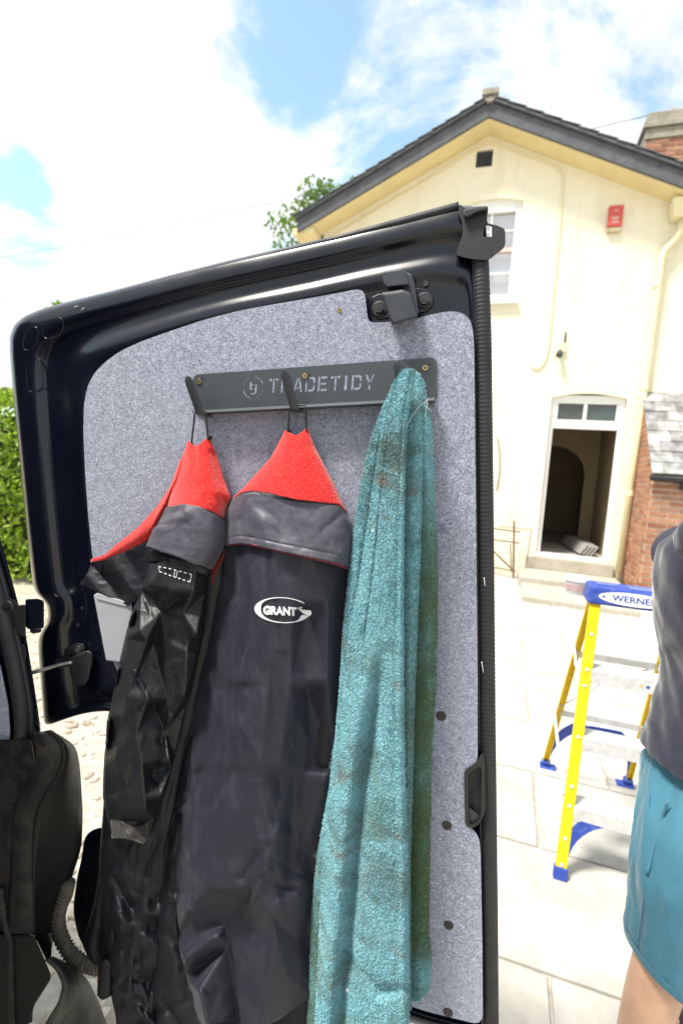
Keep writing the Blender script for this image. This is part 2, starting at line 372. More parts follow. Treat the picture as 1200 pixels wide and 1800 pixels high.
M_barge = mat_dirty('weathered_bargeboard', (.085, .09, .105), (.16, .16, .17), .4, .7, 6, .7, .8)
M_slate = mat_rand('roof_slate', [(0, (.045, .05, .06)), (1, (.10, .105, .115))], .6, 12, 40, .3, .004)
M_paleslate = mat_rand('lichen_slate', [(0, (.19, .19, .185)), (.6, (.29, .29, .28)), (1, (.38, .38, .36))], .8, 7, 50, .5, .005, .75)
M_brick = mat_rand('red_brick', [(0, (.24, .095, .06)), (.35, (.34, .155, .09)), (.7, (.40, .205, .12)), (1, (.28, .155, .115))], .9, 22, 70, .5, .004, .3)
M_mortar = simple('lime_mortar', (.60, .53, .42), .95, 0, .2, 14, 80, .4, .004)
M_render = mat_dirty('cement_render', (.34, .31, .25), (.12, .11, .09), .45, .7, 5, .9, .7)
M_concrete = mat_dirty('step_concrete', (.47, .43, .36), (.30, .265, .20), .42, .72, 4, .9, .7)
M_slab = mat_rand('paving_slab', [(0, (.39, .375, .34)), (.5, (.44, .425, .385)), (1, (.415, .395, .35))], .9, 3.2, 60, .5, .003, .34)
M_joint = simple('sandy_joint', (.39, .365, .315), .95, 0, .25, 15, 100, .4, .004)
M_gravel = NT('pale_gravel'); _g = M_gravel.n('ShaderNodeNewGeometry')
M_gravel.set(col=M_gravel.ramp(_g.outputs['Random Per Island'], [(0, (.30, .26, .20)), (.4, (.46, .41, .33)), (.8, (.58, .54, .46)), (1, (.40, .33, .24))]), rough=.9, normal=M_gravel.bump(M_gravel.noise(90, 4), .4, .003)); M_gravel = M_gravel.m
M_ground = simple('gravel_ground', (.42, .375, .30), .95, 0, .3, 6, 55, .7, .012)
M_leaf1 = mat_leaf('hedge_leaf', (.10, .17, .02), (.26, .38, .04), (.42, .52, .09))
M_leaf2 = mat_leaf('tree_leaf', (.05, .11, .025), (.11, .19, .045), (.19, .28, .08))
M_bark = simple('bark', (.10, .08, .06), .9, 0, .3, 20, 60, .6, .01)
M_yellow = mat_dirty('yellow_fibreglass', (.78, .54, .014), (.55, .42, .10), .55, .75, 30, .42, .5)
M_blue = mat_dirty('blue_ladder_plastic', (.035, .07, .34), (.16, .19, .42), .52, .74, 22, .5, .6)
M_alu = mat_dirty('white_aluminium', (.62, .62, .62), (.42, .41, .40), .5, .75, 18, .45, .6)
M_skin = simple('skin', (.56, .33, .22), .5, 0, .1, 20, 250, .2, .0006)
M_shirt = mat_fabric('grey_jersey', (.012, .0138, .029), (.020, .0225, .041), .12, (.07, .07, .095), .85, 1200, 16, .22, sheen=.4)
M_shorts = mat_fabric('teal_cotton', (.034, .135, .195), (.052, .175, .240), .28, (.13, .29, .35), .85, 1400, 18, .3, sheen=.2)
M_hair = simple('brown_hair', (.05, .032, .02), .6, 0, .3, 60)
M_red = simple('faded_red_plastic', (.55, .085, .065), .5, 0, .12, 20)
M_rust = mat_dirty('rusty_iron', (.16, .10, .06), (.26, .19, .13), .4, .7, 25, .85)
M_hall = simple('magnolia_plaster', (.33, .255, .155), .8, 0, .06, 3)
M_hallfloor = simple('dusty_hall_floor', (.40, .36, .32), .85, 0, .12, 5)
M_board = simple('grey_board', (.30, .28, .26), .8, 0, .1, 10, stretch=(1, 1, 8))
M_pane = mat_glass('window_glass', (.05, .06, .07)); M_panesheet = simple('pane_reflection_sheet', (.66, .66, .68), .8, 0, .05, 3)
M_darkgrey = simple('dark_grille', (.07, .075, .085), .6)
M_lens = mat_glass('lamp_lens', (.03, .03, .03))
M_orange = simple('orange_hem', (.42, .22, .10), .8, 0, .25, 40)

# ================================================================== SETTING: ground
g = MB(); n_ = 24; S = 260.0
xs = np.linspace(-S, S, n_+1); vv = [(x, y, -.012) for y in xs for x in xs]
g.add(vv, [(j*(n_+1)+i, j*(n_+1)+i+1, (j+1)*(n_+1)+i+1, (j+1)*(n_+1)+i) for j in range(n_) for i in range(n_)])
ground = g.build('ground', M_ground, org=(0, 0, 0)); tag(ground, kind='structure')

# patio of separate slabs, laid parallel to the house
U0, U1, N0, N1 = -2.6, 4.8, -.6, 9.0
pv = [hp(U0, -.008, N0), hp(U1, -.008, N0), hp(U1, -.008, N1), hp(U0, -.008, N1)]
patio = MB().add(pv, [(0, 1, 2, 3)]).build('patio', M_joint, org=hp(0, 0, 4)); tag(patio, kind='structure')
SW, SH = .76, .60
b = MB().box((0, 0, -.012), np.eye(3), (SW-.012, SH-.012, .03)); sl0 = b.build('slab', M_slab, org=(0, 0, 0)); bevel(sl0, .005, 2)
slab_me = sl0.data; first = True
ang = math.atan2(HE[1], HE[0])
for j in range(int((N1-N0)/SH)):
    off = .5*SW*(j % 2)
    for i in range(int((U1-U0)/SW)):
        P = hp(U0+SW*(i+.5)+off, 0, N0+SH*(j+.5))
        if P[1] < -.6 or P[0] < -.3 and P[1] < 4: continue
        o = sl0 if first else sl0.copy()
        if not first: COL.objects.link(o)
        first = False
        o.parent = patio; po = ORG[patio.name]
        o.location = (P[0]-po[0], P[1]-po[1], P[2]-po[2]+random.uniform(-.002, .003)); o.rotation_euler = (random.uniform(-.002, .002), random.uniform(-.002, .002), ang)

# gravel stones
def stone_template():
    bm = bmesh.new(); bmesh.ops.create_icosphere(bm, subdivisions=1, radius=1); v = np.array([q.co[:] for q in bm.verts]); f = np.array([[w.index for w in q.verts] for q in bm.faces]); bm.free(); return v, f
tv, tf = stone_template(); NSt = 9000
px = RNG.uniform(-2.9, .55, NSt); py = 0.75+5.0*RNG.random(NSt)**1.35
rr = .006+.022*RNG.random(NSt)**3.2
V = []; Fc = []
jit = 1+RNG.uniform(-.28, .28, (NSt, len(tv), 1)); sc = np.stack([rr*RNG.uniform(.8, 1.5, NSt), rr*RNG.uniform(.8, 1.5, NSt), rr*RNG.uniform(.5, .85, NSt)], 1)
_rel = np.stack([px, py], 1)-HQ[:2]; onp = (_rel@HE[:2] > U0-.02) & ~((px < -.25) & (py < 4.05)) & (py < 20)
rr = np.where(onp & (py > .5), rr*.02, rr)
aa = RNG.uniform(0, 6.28, NSt); lv = tv[None]*jit*sc[:, None]
ca, sa = np.cos(aa)[:, None], np.sin(aa)[:, None]
V = np.stack([lv[..., 0]*ca-lv[..., 1]*sa+px[:, None], lv[..., 0]*sa+lv[..., 1]*ca+py[:, None], lv[..., 2]+(-.012+rr*.25)[:, None]], 2).reshape(-1, 3)
Fc = (tf[None]+(np.arange(NSt)*len(tv))[:, None, None]).reshape(-1, 3)
gr = mobj('gravel', V, Fc, M_gravel, org=(-1, 2.5, 0)); tag(gr, 'pale loose gravel stones on the drive beyond the van door', 'gravel', kind='stuff')

# ================================================================== HOUSE
house = thing('house', 'cream painted brick house with a dark gable and open back door', 'house', hp(-1.1, 0, -3))
APU = -1.04; APZ = 7.08; WL, WR = -3.80, 2.45
slope = .478
def roofz(u): return APZ-abs(u-APU)*slope
dU0, dU1, dZ0, dZ1 = .30, 1.39, .36, 2.94
wU0, wU1, wZ0, wZ1 = -1.36, -.42, 4.50, 6.02
def arch(u0, u1, z1, rise, n=10): return [(u0+(u1-u0)*k/n, z1+rise*(1-(2*k/n-1)**2)) for k in range(n+1)]
door_hole = [(dU1, dZ0), (dU0, dZ0)]+arch(dU0, dU1, dZ1, .075)
win_hole = [(wU1, wZ0), (wU0, wZ0)]+arch(wU0, wU1, wZ1, .075)
vU0, vU1, vZ0, vZ1 = -1.22, -.96, 6.60, 6.86
vent_hole = [(vU0, vZ0), (vU1, vZ0), (vU1, vZ1), (vU0, vZ1)]
outer = [(WL, -.1), (WR, -.1), (WR, roofz(WR)), (APU, APZ), (WL, roofz(WL))]
v, f = fill2d(outer, [door_hole, win_hole, vent_hole], .26)
mobj_w = mobj('wall', [hp(a, b_, c-.13) for a, b_, c in v], f, M_wall, house); recalc(mobj_w)
# painted bricks standing a little proud of the joints
bk = MB()
def inside(u0, u1, z0, z1, boxes): return any(u1 > a-.01 and u0 < b_+.01 and z1 > c-.01 and z0 < d+.01 for a, b_, c, d in boxes)
openings = [(dU0, dU1, dZ0, dZ1+.10), (wU0, wU1, wZ0-.12, wZ1+.10), (vU0, vU1, vZ0, vZ1)]
row = 0; z = .02
while z < 7.3:
    u = WL+(.1125 if row % 2 else 0); k = 0
    while u < WR-.05:
        w_ = .215 if row % 2 == 0 else (.215 if k % 2 else .1025); u1 = min(u+w_, WR)
        if z+.066 < min(roofz(u), roofz(u1))-.02 and not inside(u, u1, z, z+.066, openings) and u1 > WL+.02:
            d = .0015+random.random()*.002; e = .004
            q = [hp(u, z, 0), hp(u1, z, 0), hp(u1, z+.066, 0), hp(u, z+.066, 0), hp(u+e, z+e, d), hp(u1-e, z+e, d), hp(u1-e, z+.066-e, d), hp(u+e, z+.066-e, d)]
            bk.add(q, [(4, 5, 6, 7), (0, 1, 5, 4), (1, 2, 6, 5), (2, 3, 7, 6), (3, 0, 4, 7)])
        u = u1+.0095; k += 1
    z += .0755; row += 1
bk.build('painted_brick', M_wall, house, kind='stuff')
# side walls behind
for u in (WL+.13, WR-.13): MB().box(hp(u, 2.72, -3.4), (HE, HN, (0, 0, 1)), (.26, 6.2, 5.5)).build('side_wall', M_wall, house)
# roof: two slate planes, bargeboards, soffits
OV = .42
def roofslab(sgn, th, n0, n1, lift, ext):
    ue = (WL-ext) if sgn < 0 else (WR+ext)
    A = [hp(APU, APZ+lift, n0), hp(ue, roofz(ue)+lift, n0), hp(ue, roofz(ue)+lift, n1), hp(APU, APZ+lift, n1)]
    B = [p-np.array([0, 0, th]) for p in A]; return A, B
rf = MB()
for sg in (-1, 1):
    A, B = roofslab(sg, .04, OV+.05, -6.6, .285, .38); rf.prism(A, B)
roof = rf.build('roof', M_slate, house)
for sg in (-1, 1):
    A, B = roofslab(sg, .215, OV, OV-.035, .235, .34); bb = MB().prism(A, B).build('bargeboard', M_barge, house); bevel(bb, .006)
    A, B = roofslab(sg, .02, OV-.036, -.02, .02, .34); MB().prism(A, B).build('soffit', M_soffit, house)
# stepped slate edges along the verge
for sg in (-1, 1):
    ue = (WL-.38) if sg < 0 else (WR+.38); nsl = 15
    for k in range(nsl):
        a0 = APU+(ue-APU)*k/nsl; a1 = APU+(ue-APU)*(k+1.12)/nsl
        q0 = hp(a0, roofz(a0)+.30-.008, OV+.035); q1 = hp(a1, roofz(a1)+.30+.014, OV+.035)
        t = (q1-q0); L = np.linalg.norm(t); t /= L; up = np.cross(HN, t); up = up if up[2] > 0 else -up
        MB().box((q0+q1)/2-HN*.12, (t, HN, up), (L, .30, .016)).build('slate', M_slate, roof)
rt = MB()
for k in range(9): rt.tube([hp(APU, APZ+.30, OV+.06-.46*k), hp(APU, APZ+.31, OV+.06-.46*k-.44)], .10, 10)
rt.build('ridge_tile', M_render, roof)
MB().box(hp(APU, APZ+.34, OV+.03), (HE, HN, (0, 0, 1)), (.24, .10, .08)).build('ridge_cap', M_render, roof)
# boxed eave ends
for sg, u in ((-1, WL-.25), (1, WR+.2)):
    MB().box(hp(u, roofz(u)+.02, OV/2-.02), (HE, HN, (0, 0, 1)), (.40, OV-.05, .10)).build('eave_box', M_soffit, house)
# vent
vt = MB().box(hp((vU0+vU1)/2, (vZ0+vZ1)/2, -.05), (HE, HN, (0, 0, 1)), (.26, .02, .26)).build('vent', M_darkgrey, house)
for k in range(5): MB().box(hp((vU0+vU1)/2, vZ0+.03+k*.05, -.02), (HE, HN*.7+np.array([0, 0, -.7]), np.cross(HE, HN*.7+np.array([0, 0, -.7]))), (.25, .05, .006)).build('louvre', M_darkgrey, vt)
# window
def bar(mb, u0, u1, z0, z1, n0, n1): return mb.box(hp((u0+u1)/2, (z0+z1)/2, (n0+n1)/2), (HE, HN, (0, 0, 1)), (u1-u0, n1-n0, z1-z0))
AX = (HE, HN, (0, 0, 1))
win = bar(MB(), wU0+.01, wU1-.01, wZ0+.02, wZ1+.06, -.20, -.19).build('window', M_panesheet, house)  # pale sheet behind the panes imitates the light they reflect
fr = MB()
bar(fr, wU0, wU0+.10, wZ0, wZ1+.08, -.14, -.06); bar(fr, wU1-.10, wU1, wZ0, wZ1+.08, -.14, -.06); bar(fr, wU0+.1, wU1-.1, wZ1-.12, wZ1+.08, -.14, -.06); bar(fr, wU0+.1, wU1-.1, wZ0, wZ0+.09, -.14, -.06)
bevel(fr.build('window_frame', M_white, win), .008)
zm = (wZ0+wZ1)/2+.05
bar(MB(), wU0+.1, wU1-.1, zm-.03, zm+.03, -.145, -.075).build('meeting_rail', simple('aged_pink_paint', (.62, .47, .43), .6), win)
for uu in (wU0+.1+(wU1-wU0-.2)/2,): bar(MB(), uu-.014, uu+.014, wZ0+.09, wZ1-.12, -.142, -.09).build('glazing_bar', M_white, win)
for zz in (wZ0+.09+(zm-wZ0)/2-.05, zm+(wZ1-zm)/2-.05): bar(MB(), wU0+.1, wU1-.1, zz-.012, zz+.012, -.141, -.092).build('glazing_bar', M_white, win)
uu = (wU0+wU1)/2
for a, b_ in ((wU0+.1, uu-.014), (uu+.014, wU1-.1)):
    zs = [wZ0+.09, wZ0+.04+(zm-wZ0)/2, zm, zm+(wZ1-zm)/2-.05, wZ1-.12]
    for c, d in zip(zs[:-1], zs[1:]):
        p = bar(MB(), a, b_, c+.014, d-.014, -.125, -.121).build('pane', M_pane, win)
        p.data.materials.clear(); mg = bpy.data.materials.get('sash_glass')
        if mg is None:
            q = NT('sash_glass'); tr = q.n('ShaderNodeBsdfTransparent'); gl = q.n('ShaderNodeBsdfGlossy'); gl.inputs['Roughness'].default_value = .02
            mx_ = q.n('ShaderNodeMixShader'); mx_.inputs[0].default_value = .3; q.l(tr.outputs[0], mx_.inputs[1]); q.l(gl.outputs[0], mx_.inputs[2]); q.l(mx_.outputs[0], q.out.inputs[0]); mg = q.m
        p.data.materials.append(mg)
bevel(bar(MB(), wU0-.06, wU1+.06, wZ0-.09, wZ0-.002, -.15, .09).build('window_sill', M_white, win), .008)
# back door: white frame, transom light, threshold
dfr = MB(); jw = .075
bar(dfr, dU0+.004, dU0+jw, dZ0+.06, 2.46, -.15, -.07); bar(dfr, dU1-jw, dU1-.004, dZ0+.06, 2.46, -.15, -.07)
bar(dfr, dU0+.004, dU1-.004, 2.46, 2.60, -.15, -.07); bar(dfr, dU0+.004, dU0+.12, 2.60, 2.86, -.15, -.07); bar(dfr, dU1-.12, dU1-.004, 2.60, 2.86, -.15, -.07)
bar(dfr, dU0+.004, dU1-.004, 2.86, 2.99, -.15, -.07); um = (dU0+dU1)/2-.02; bar(dfr, um-.025, um+.025, 2.60, 2.86, -.145, -.075); bar(dfr, dU0+.004, dU1-.004, dZ0, dZ0+.06, -.16, .03)
dframe = dfr.build('door_frame', M_white, house); bevel(dframe, .006)
for a, b_ in ((dU0+.12, um-.025), (um+.025, dU1-.12)): bar(MB(), a, b_, 2.60, 2.86, -.125, -.118).build('pane', mat_glass('transom_glass', (.045, .045, .035)) if a < .5 else bpy.data.materials['transom_glass'], dframe)
# door leaf swung inwards against the left side of the hall
lf = MB().box(hp(dU0+.045, dZ0+.06+1.0, -.16-.42), AX, (.045, .84, 1.98)).build('door_leaf', M_white, house)
MB().box(hp(dU0+.075, 1.42, -.15-.05), AX, (.02, .03, .16)).build('door_handle', M_steel, lf)
mg_green = simple('green_rubber', (.02, .09, .06), .6)
for zz in (.62, 1.1, 1.75, 2.25): MB().box(hp(dU0+.083, zz, -.14), AX, (.022, .03, .10)).build('hinge', mg_green, lf)
# hallway behind
hz0 = dZ0+.02; hz1 = 2.9; hd = 2.3; hu0, hu1 = dU0-.55, dU1+.02
hall = MB().add([hp(hu0, hz0, -.15), hp(hu1, hz0, -.15), hp(hu1, hz0, -hd-2.2), hp(hu0, hz0, -hd-2.2)], [(0, 1, 2, 3)]).build('hall_floor', M_hallfloor, house)
bar(MB(), hu1, hu1+.1, hz0, hz1, -hd-2.2, -.262).build('hall_wall', M_hall, house); bar(MB(), hu0-.1, hu0, hz0, hz1, -hd-2.2, -.262).build('hall_wall', M_hall, house)
bar(MB(), hu0-.1, hu1+.1, hz1, hz1+.1, -hd-2.2, -.262).build('hall_ceiling', M_hall, house)
bar(MB(), hu0-.1, hu1+.1, hz0, hz1, -hd-2.3, -hd-2.2).build('hall_back_wall', M_hall, house)
aL, aR, aZ = hu0+.25, hu1-.22, 1.75
ar = [(aR, hz0), (aL, hz0)]+[((aL+aR)/2-(aR-aL)/2*math.cos(math.pi*k/14), aZ+(aR-aL)/2*.95*math.sin(math.pi*k/14)) for k in range(15)]
v, f = fill2d([(hu0, hz0-.02), (hu1, hz0-.02), (hu1, hz1), (hu0, hz1)], [ar], .18)
aw = mobj('hall_arch', [hp(a, b_, c-hd) for a, b_, c in v], f, M_hall, house); recalc(aw)
bar(MB(), hu0+.5, hu0+.78, hz0, 2.3, -hd-2.19, -hd-2.10).build('hall_door', simple('grey_hall_door', (.22, .22, .23), .6), house)
# drainpipe with hopper, cable conduits
pu, pz = hpx(1150, 500); dpx = MB()
dpx.tube([hp(1.80, 5.50, .12), hp(1.80, 5.36, .12), hp(1.76, 5.24, .11), hp(1.64, 5.10, .10), hp(1.60, 4.98, .09), hp(1.60, 4.8, .09), hp(1.575, 2.5, .09), hp(1.53, .22, .09)], .048, 14)
dpo = dpx.build('drainpipe', M_cream, house, True)
for zz in (4.6, 3.1, 1.5): MB().tube([hp(1.58 if zz > 2 else 1.555, zz-.04, .09), hp(1.58 if zz > 2 else 1.555, zz+.04, .09)], .058, 14).build('pipe_collar', M_cream, dpo)
hb = MB(); hb.prism([hp(1.66, 5.50, .02), hp(2.1, 5.50, .02), hp(2.1, 5.50, .24), hp(1.66, 5.50, .24)], [hp(1.62, 5.74, .02), hp(2.14, 5.74, .02), hp(2.14, 5.74, .30), hp(1.62, 5.74, .30)])
bevel(hb.build('pipe_hopper', M_cream, dpo), .01)
MB().tube([hp(1.7, 5.86, .16), hp(3.4, 5.86, .16)], .07, 12).build('gutter', M_plastic, house, True)
cu, cz = hpx(995, 290)
cb = [hp(-1.9, 6.56, .02), hp(-1.35, 6.84, .02), hp(-1.04, 6.97, .02), hp(-.7, 6.82, .02), hp(.02, 6.49, .02), hp(.13, 6.38, .02), hp(.15, 6.22, .02), hp(.17, 5.2, .02), hp(.18, 3.7, .02), hp(.16, 3.5, .02), hp(.1, 3.38, .02), hp(0, 3.34, .02), hp(-.07, 3.38, .02), hp(-.08, 3.48, .02)]
MB().tube(resample(cb, 60, 2), .013, 8).build('cable_conduit', M_cream, house, True)
MB().tube(resample([hp(-3.7, 5.68, .015), hp(-2.6, 6.22, .015), hp(-1.6, 6.70, .015)], 20), .009, 6).build('cable', M_soffit, house, True)
wt = [hpx(874, 768), hpx(878, 800), hpx(878, 830), hpx(872, 862)]
MB().tube(resample([hp(a, b_, .02) for a, b_ in wt], 16, 2), .008, 6).build('cable', M_rust, house, True)
# plinth and steps
bevel(bar(MB(), .16, 1.46, .162, .358, -.05, .10).build('door_plinth', M_concrete, house), .008)
bevel(bar(MB(), .06, 1.50, -.01, .16, .001, .95).build('step', M_concrete, house), .015)
bevel(bar(MB(), .09, 1.50, -.01, .080, .951, 1.92).build('step', M_concrete, house), .015)
# chimney with brick shaft
CH = -1.3
c0 = hpx(1133, 262, CH); chu0 = c0[0]; cht = hpx(1150, 245, CH)[1]
chim = bar(MB(), chu0, chu0+1.6, 5.4, cht, CH-.9, CH).build('chimney', M_mortar, house)
bevel(bar(MB(), chu0-.03, chu0+1.63, cht, cht+.17, CH-.93, CH+.03).build('chimney_corbel', M_render, chim), .012)
bevel(bar(MB(), chu0-.07, chu0+1.67, cht+.17, cht+.26, CH-.97, CH+.07).build('chimney_corbel', M_render, chim), .012)
bevel(bar(MB(), chu0-.02, chu0+1.62, cht+.26, cht+.44, CH-.92, CH+.02).build('chimney_corbel', M_render, chim), .02)
bar(MB(), chu0-.025, chu0-.001, 5.6, cht-.002, CH-.9, CH+.01).build('flank_render', M_render, chim)
MB().tube([hp(chu0+.42, cht+.44, CH-.4), hp(chu0+.42, cht+.52, CH-.4), hp(chu0+.42, cht+.54, CH-.4), hp(chu0+.42, cht+.62, CH-.4)], [.11, .11, .16, .15], 16).build('chimney_pot', M_render, chim)
brick_me = None
def brick_obj(parent, P, t, n_out, L):
    global brick_me
    key = 'brick_%d' % round(L*1000); me = bpy.data.meshes.get(key)
    if me is None:
        bm = bmesh.new(); bmesh.ops.create_cube(bm, size=1); bmesh.ops.scale(bm, vec=(L, .02, .060), verts=bm.verts)
        bmesh.ops.bevel(bm, geom=[e for e in bm.edges if all(v_.co.y < 0 for v_ in e.verts)], offset=.004, segments=1, affect='EDGES')
        me = bpy.data.meshes.new(key); bm.to_mesh(me); bm.free(); me.materials.append(M_brick)
    o = bpy.data.objects.new('brick', me); link(o, parent); q = np.asarray(P)-np.array(ORG[parent.name])+np.asarray(n_out)*random.uniform(-.003, .003)
    a = math.atan2(t[1], t[0]); o.location = q; o.rotation_euler = (random.uniform(-.01, .01), 0, a); return o
row = 0; z = cht-.07
while z > cht-1.05:
    u = chu0+(0 if row % 2 else -.11)
    while u < chu0+.95:
        a0 = max(u, chu0); L = u+.215-a0
        if L > .05: brick_obj(chim, hp(a0+L/2, z+.032, CH+.001), HE, HN, L)
        u += .226
    z -= .0755; row += 1

# ================================================================== OUTHOUSE
OU = 1.62; ON = 1.05; OZ0 = 3.06; OZ1 = 1.93
outh = thing('outhouse', 'small red brick lean-to with pale slate roof beside the back door', 'outhouse', hp(OU+1, 0, ON/2))
side = [hp(OU, 0, 0.004), hp(OU, 0, ON), hp(OU, OZ1, ON), hp(OU, OZ0-.06, .004)]
MB().prism(side, [p+HE*.11 for p in side]).build('wall', M_mortar, outh)
bar(MB(), OU+.11, OU+2.6, 0, OZ1, ON-.11, ON).build('wall', M_mortar, outh)
rs = (OZ0-OZ1)/ON
row = 0; z = .01
while z < 3.0:
    nmax = min(ON, (OZ0-.06-z-.066)/rs)
    nn = .0 if row % 2 else -.11
    while nn < nmax-.04:
        a0 = max(nn, .01); a1 = min(nn+.215, nmax if nmax < ON else ON+.0)
        if a1-a0 > .05: brick_obj(outh, hp(OU-.001, z+.033, (a0+a1)/2), HN, -HE, round((a1-a0)/.02)*.02 if a1-a0 < .2 else .215)
        nn += .226
    if z < OZ1-.1:
        u = OU+(.0 if row % 2 else .0); k = 0
        L = .1025 if row % 2 else .215; 
        while u < OU+1.1:
            brick_obj(outh, hp(u+L/2, z+.033, ON+.001), HE, HN, L); u += L+.011; L = .215
    z += .0755; row += 1
up = np.array([0, 0, 1.]); sdir = HN*ON-up*(OZ0-OZ1); SL = np.linalg.norm(sdir); sdir /= SL; snm = np.cross(HE, sdir); snm = snm if snm[2] > 0 else -snm
oroof = MB().prism([hp(OU-.03, OZ0-.03, .005), hp(OU+2.6, OZ0-.03, .005), hp(OU+2.6, OZ0-.03, .005)+sdir*(SL+.12), hp(OU-.03, OZ0-.03, .005)+sdir*(SL+.12)],
                   [p-snm*.03 for p in (hp(OU-.03, OZ0-.03, .005), hp(OU+2.6, OZ0-.03, .005), hp(OU+2.6, OZ0-.03, .005)+sdir*(SL+.12), hp(OU-.03, OZ0-.03, .005)+sdir*(SL+.12))]).build('roof', M_joint, outh)
nr = 8; rl = (SL+.14)/nr
for r in range(nr):
    u = OU-.05-(.0 if r % 2 else .0); first_w = .14 if r % 2 else .28
    while u < OU+1.5:
        w_ = first_w; first_w = .28
        c = hp(u+w_/2, OZ0-.03, .005)+sdir*(rl*(r+.5))+snm*(.014+random.uniform(0, .006)); tl = sdir*1.0+snm*.045; tl /= np.linalg.norm(tl)
        MB().box(c, (HE, tl, np.cross(HE, tl)), (w_-.007, rl*1.12, .010)).build('slate', M_paleslate, oroof)
        u += w_
ge = hp(OU-.06, OZ0-.03, .005)+sdir*(SL+.15)-up*.05
MB().tube([ge, ge+HE*2.6], .045, 12).build('gutter', M_plastic, outh, True)
MB().box(ge+HE*.62-HN*.04-up*.09, AX, (.5, .04, .10)).build('lamp_housing', M_plastic, outh)

# alarm box, security lamp
au, az = hpx(1079, 387)
al = thing('alarm_box', 'faded red alarm box high on the cream gable wall', 'alarm box', hp(au, az-.2, 0))
bx_ = bevel(bar(MB(), au-.10, au+.10, az-.13, az+.18, .008, .085).build('cover', M_red, al), .012)
bevel(bar(MB(), au-.095, au+.095, az-.20, az-.132, .008, .075).build('base', simple('yellowed_plastic', (.45, .38, .24), .5), al), .008)
for zz, ww in ((.10, .05), (.0, .10), (-.03, .08), (-.07, .11)): bar(MB(), au-ww/2, au+ww/2, az+zz-.009, az+zz+.009, .0865, .0885).build('lettering', simple('faded_print', (.72, .45, .40), .6) if zz == .10 else bpy.data.materials['faded_print'], al)
lu, lz = hpx(983, 622)
sl = thing('security_lamp', 'small dark wall lamp below a cream junction on the house wall', 'lamp', hp(lu, lz-.1, 0))
bevel(bar(MB(), lu-.05, lu+.07, lz+.02, lz+.16, .006, .06).build('bracket', M_cream, sl), .006)
MB().tube([hp(lu, lz+.03, .05), hp(lu-.01, lz, .10), hp(lu-.015, lz-.06, .13)], [.03, .045, .05], 14).build('lamp_head', M_darkgrey, sl, True)
MB().tube([hp(lu+.05, lz+.16, .02), hp(lu+.055, lz+.32, .02), hp(lu+.06, lz+.36, .02)], [.018, .012, .004], 8).build('sensor', M_darkgrey, sl)

# boards stacked in the hall
bs = thing('floorboards', 'stack of grey boards lying on the hall floor inside the doorway', 'boards', hp(dU1-.25, hz0, -1.0))
for k in range(4):
    A0 = hp(dU1-.17-.05*k, hz0+.07+.005*k, -.30-.02*k); A1 = hp(dU1-.30-.06*k, hz0+.07, -1.95)
    t = A1-A0; L = np.linalg.norm(t); t /= L; tilt = HE*.55+up*.83; tilt -= t*(tilt@t); tilt /= np.linalg.norm(tilt)
    bevel(MB().box((A0+A1)/2+up*.04, (t, tilt, np.cross(t, tilt)), (L, .20, .022)).build('board', M_board, bs), .002)

# tub, white box, rusty frame
tbp = gnd(1012, 1043, .08); sc_ = np.linalg.norm(tbp-_C)/FPX
tub = thing('paint_tub', 'white lidded tub with red print standing on the doorstep', 'tub', tbp)
tr_ = 18*sc_; th_ = 27*sc_
MB().tube([tbp, tbp+up*.02, tbp+up*th_*.8], [tr_*.86, tr_*.88, tr_*.98], 28).build('body', M_greybox, tub, False)
MB().tube([tbp+up*th_*.8, tbp+up*th_*.82, tbp+up*th_*.97, tbp+up*th_], [tr_*1.06, tr_*1.08, tr_*1.07, tr_*.98], 28).build('lid', M_white, tub)
view = -(tbp-_C); view[2] = 0; view /= np.linalg.norm(view); a0 = math.atan2(view[1], view[0])
for k in range(11):
    a = a0-1.0+.2*k; hh = random.choice((.05, .07, .06)); d = np.array([math.cos(a), math.sin(a), 0]); t = np.array([-d[1], d[0], 0])
    for zz in (.30, .50): MB().box(tbp+d*(tr_*(.90+.1*zz)+.001)+up*th_*zz, (t, d, up), (.018, .003, hh*.28)).build('printed_mark', simple('pale_red_print', (.55, .14, .12), .6) if bpy.data.materials.get('pale_red_print') is None else bpy.data.materials['pale_red_print'], tub)
wb = gnd(1140, 1112)
bevel(MB().box(wb+up*.13, AX, (.16, .16, .26)).build('white_box', M_white, org=wb), .01)
wbx = bpy.data.objects['white_box']; tag(wbx, 'small white box on the patio behind the stepladder', 'box')
ft = thing('metal_frame', 'rusty iron frame leaning by the house wall left of the doorsteps', 'frame', hp(-.1, 0, .35))
def rod(pts, r, nm='bar', m=M_rust): return MB().tube(pts, r, 6).build(nm, m, ft)
fu, fz = hpx(903, 915, .35); bu = hpx(897, 1040, .35)[0]
rod([hp(bu+.02, .0, .35), hp(fu, fz, .35)], .017); rod([hp(bu-.55, .0, .35), hp(fu-.55, fz-.05, .35)], .017)
for zz in (.78, .60): rod([hp(bu-.6, zz, .35), hp(bu+.06, zz-.02, .35)], .013)
rod([hp(bu-.5, .55, .36), hp(bu+.02, .12, .36)], .016); rod([hp(bu-.6, .16, .35), hp(bu+.05, .12, .35)], .012)
rod([hp(bu+.2, .25, .2), hp(bu+.22, .80, .2)], .008); rod([hp(bu-.3, .80, .2), hp(bu+.22, .80, .2)], .008); rod([hp(bu-.02, .1, .35), hp(bu-.08, .55, .30)], .01)

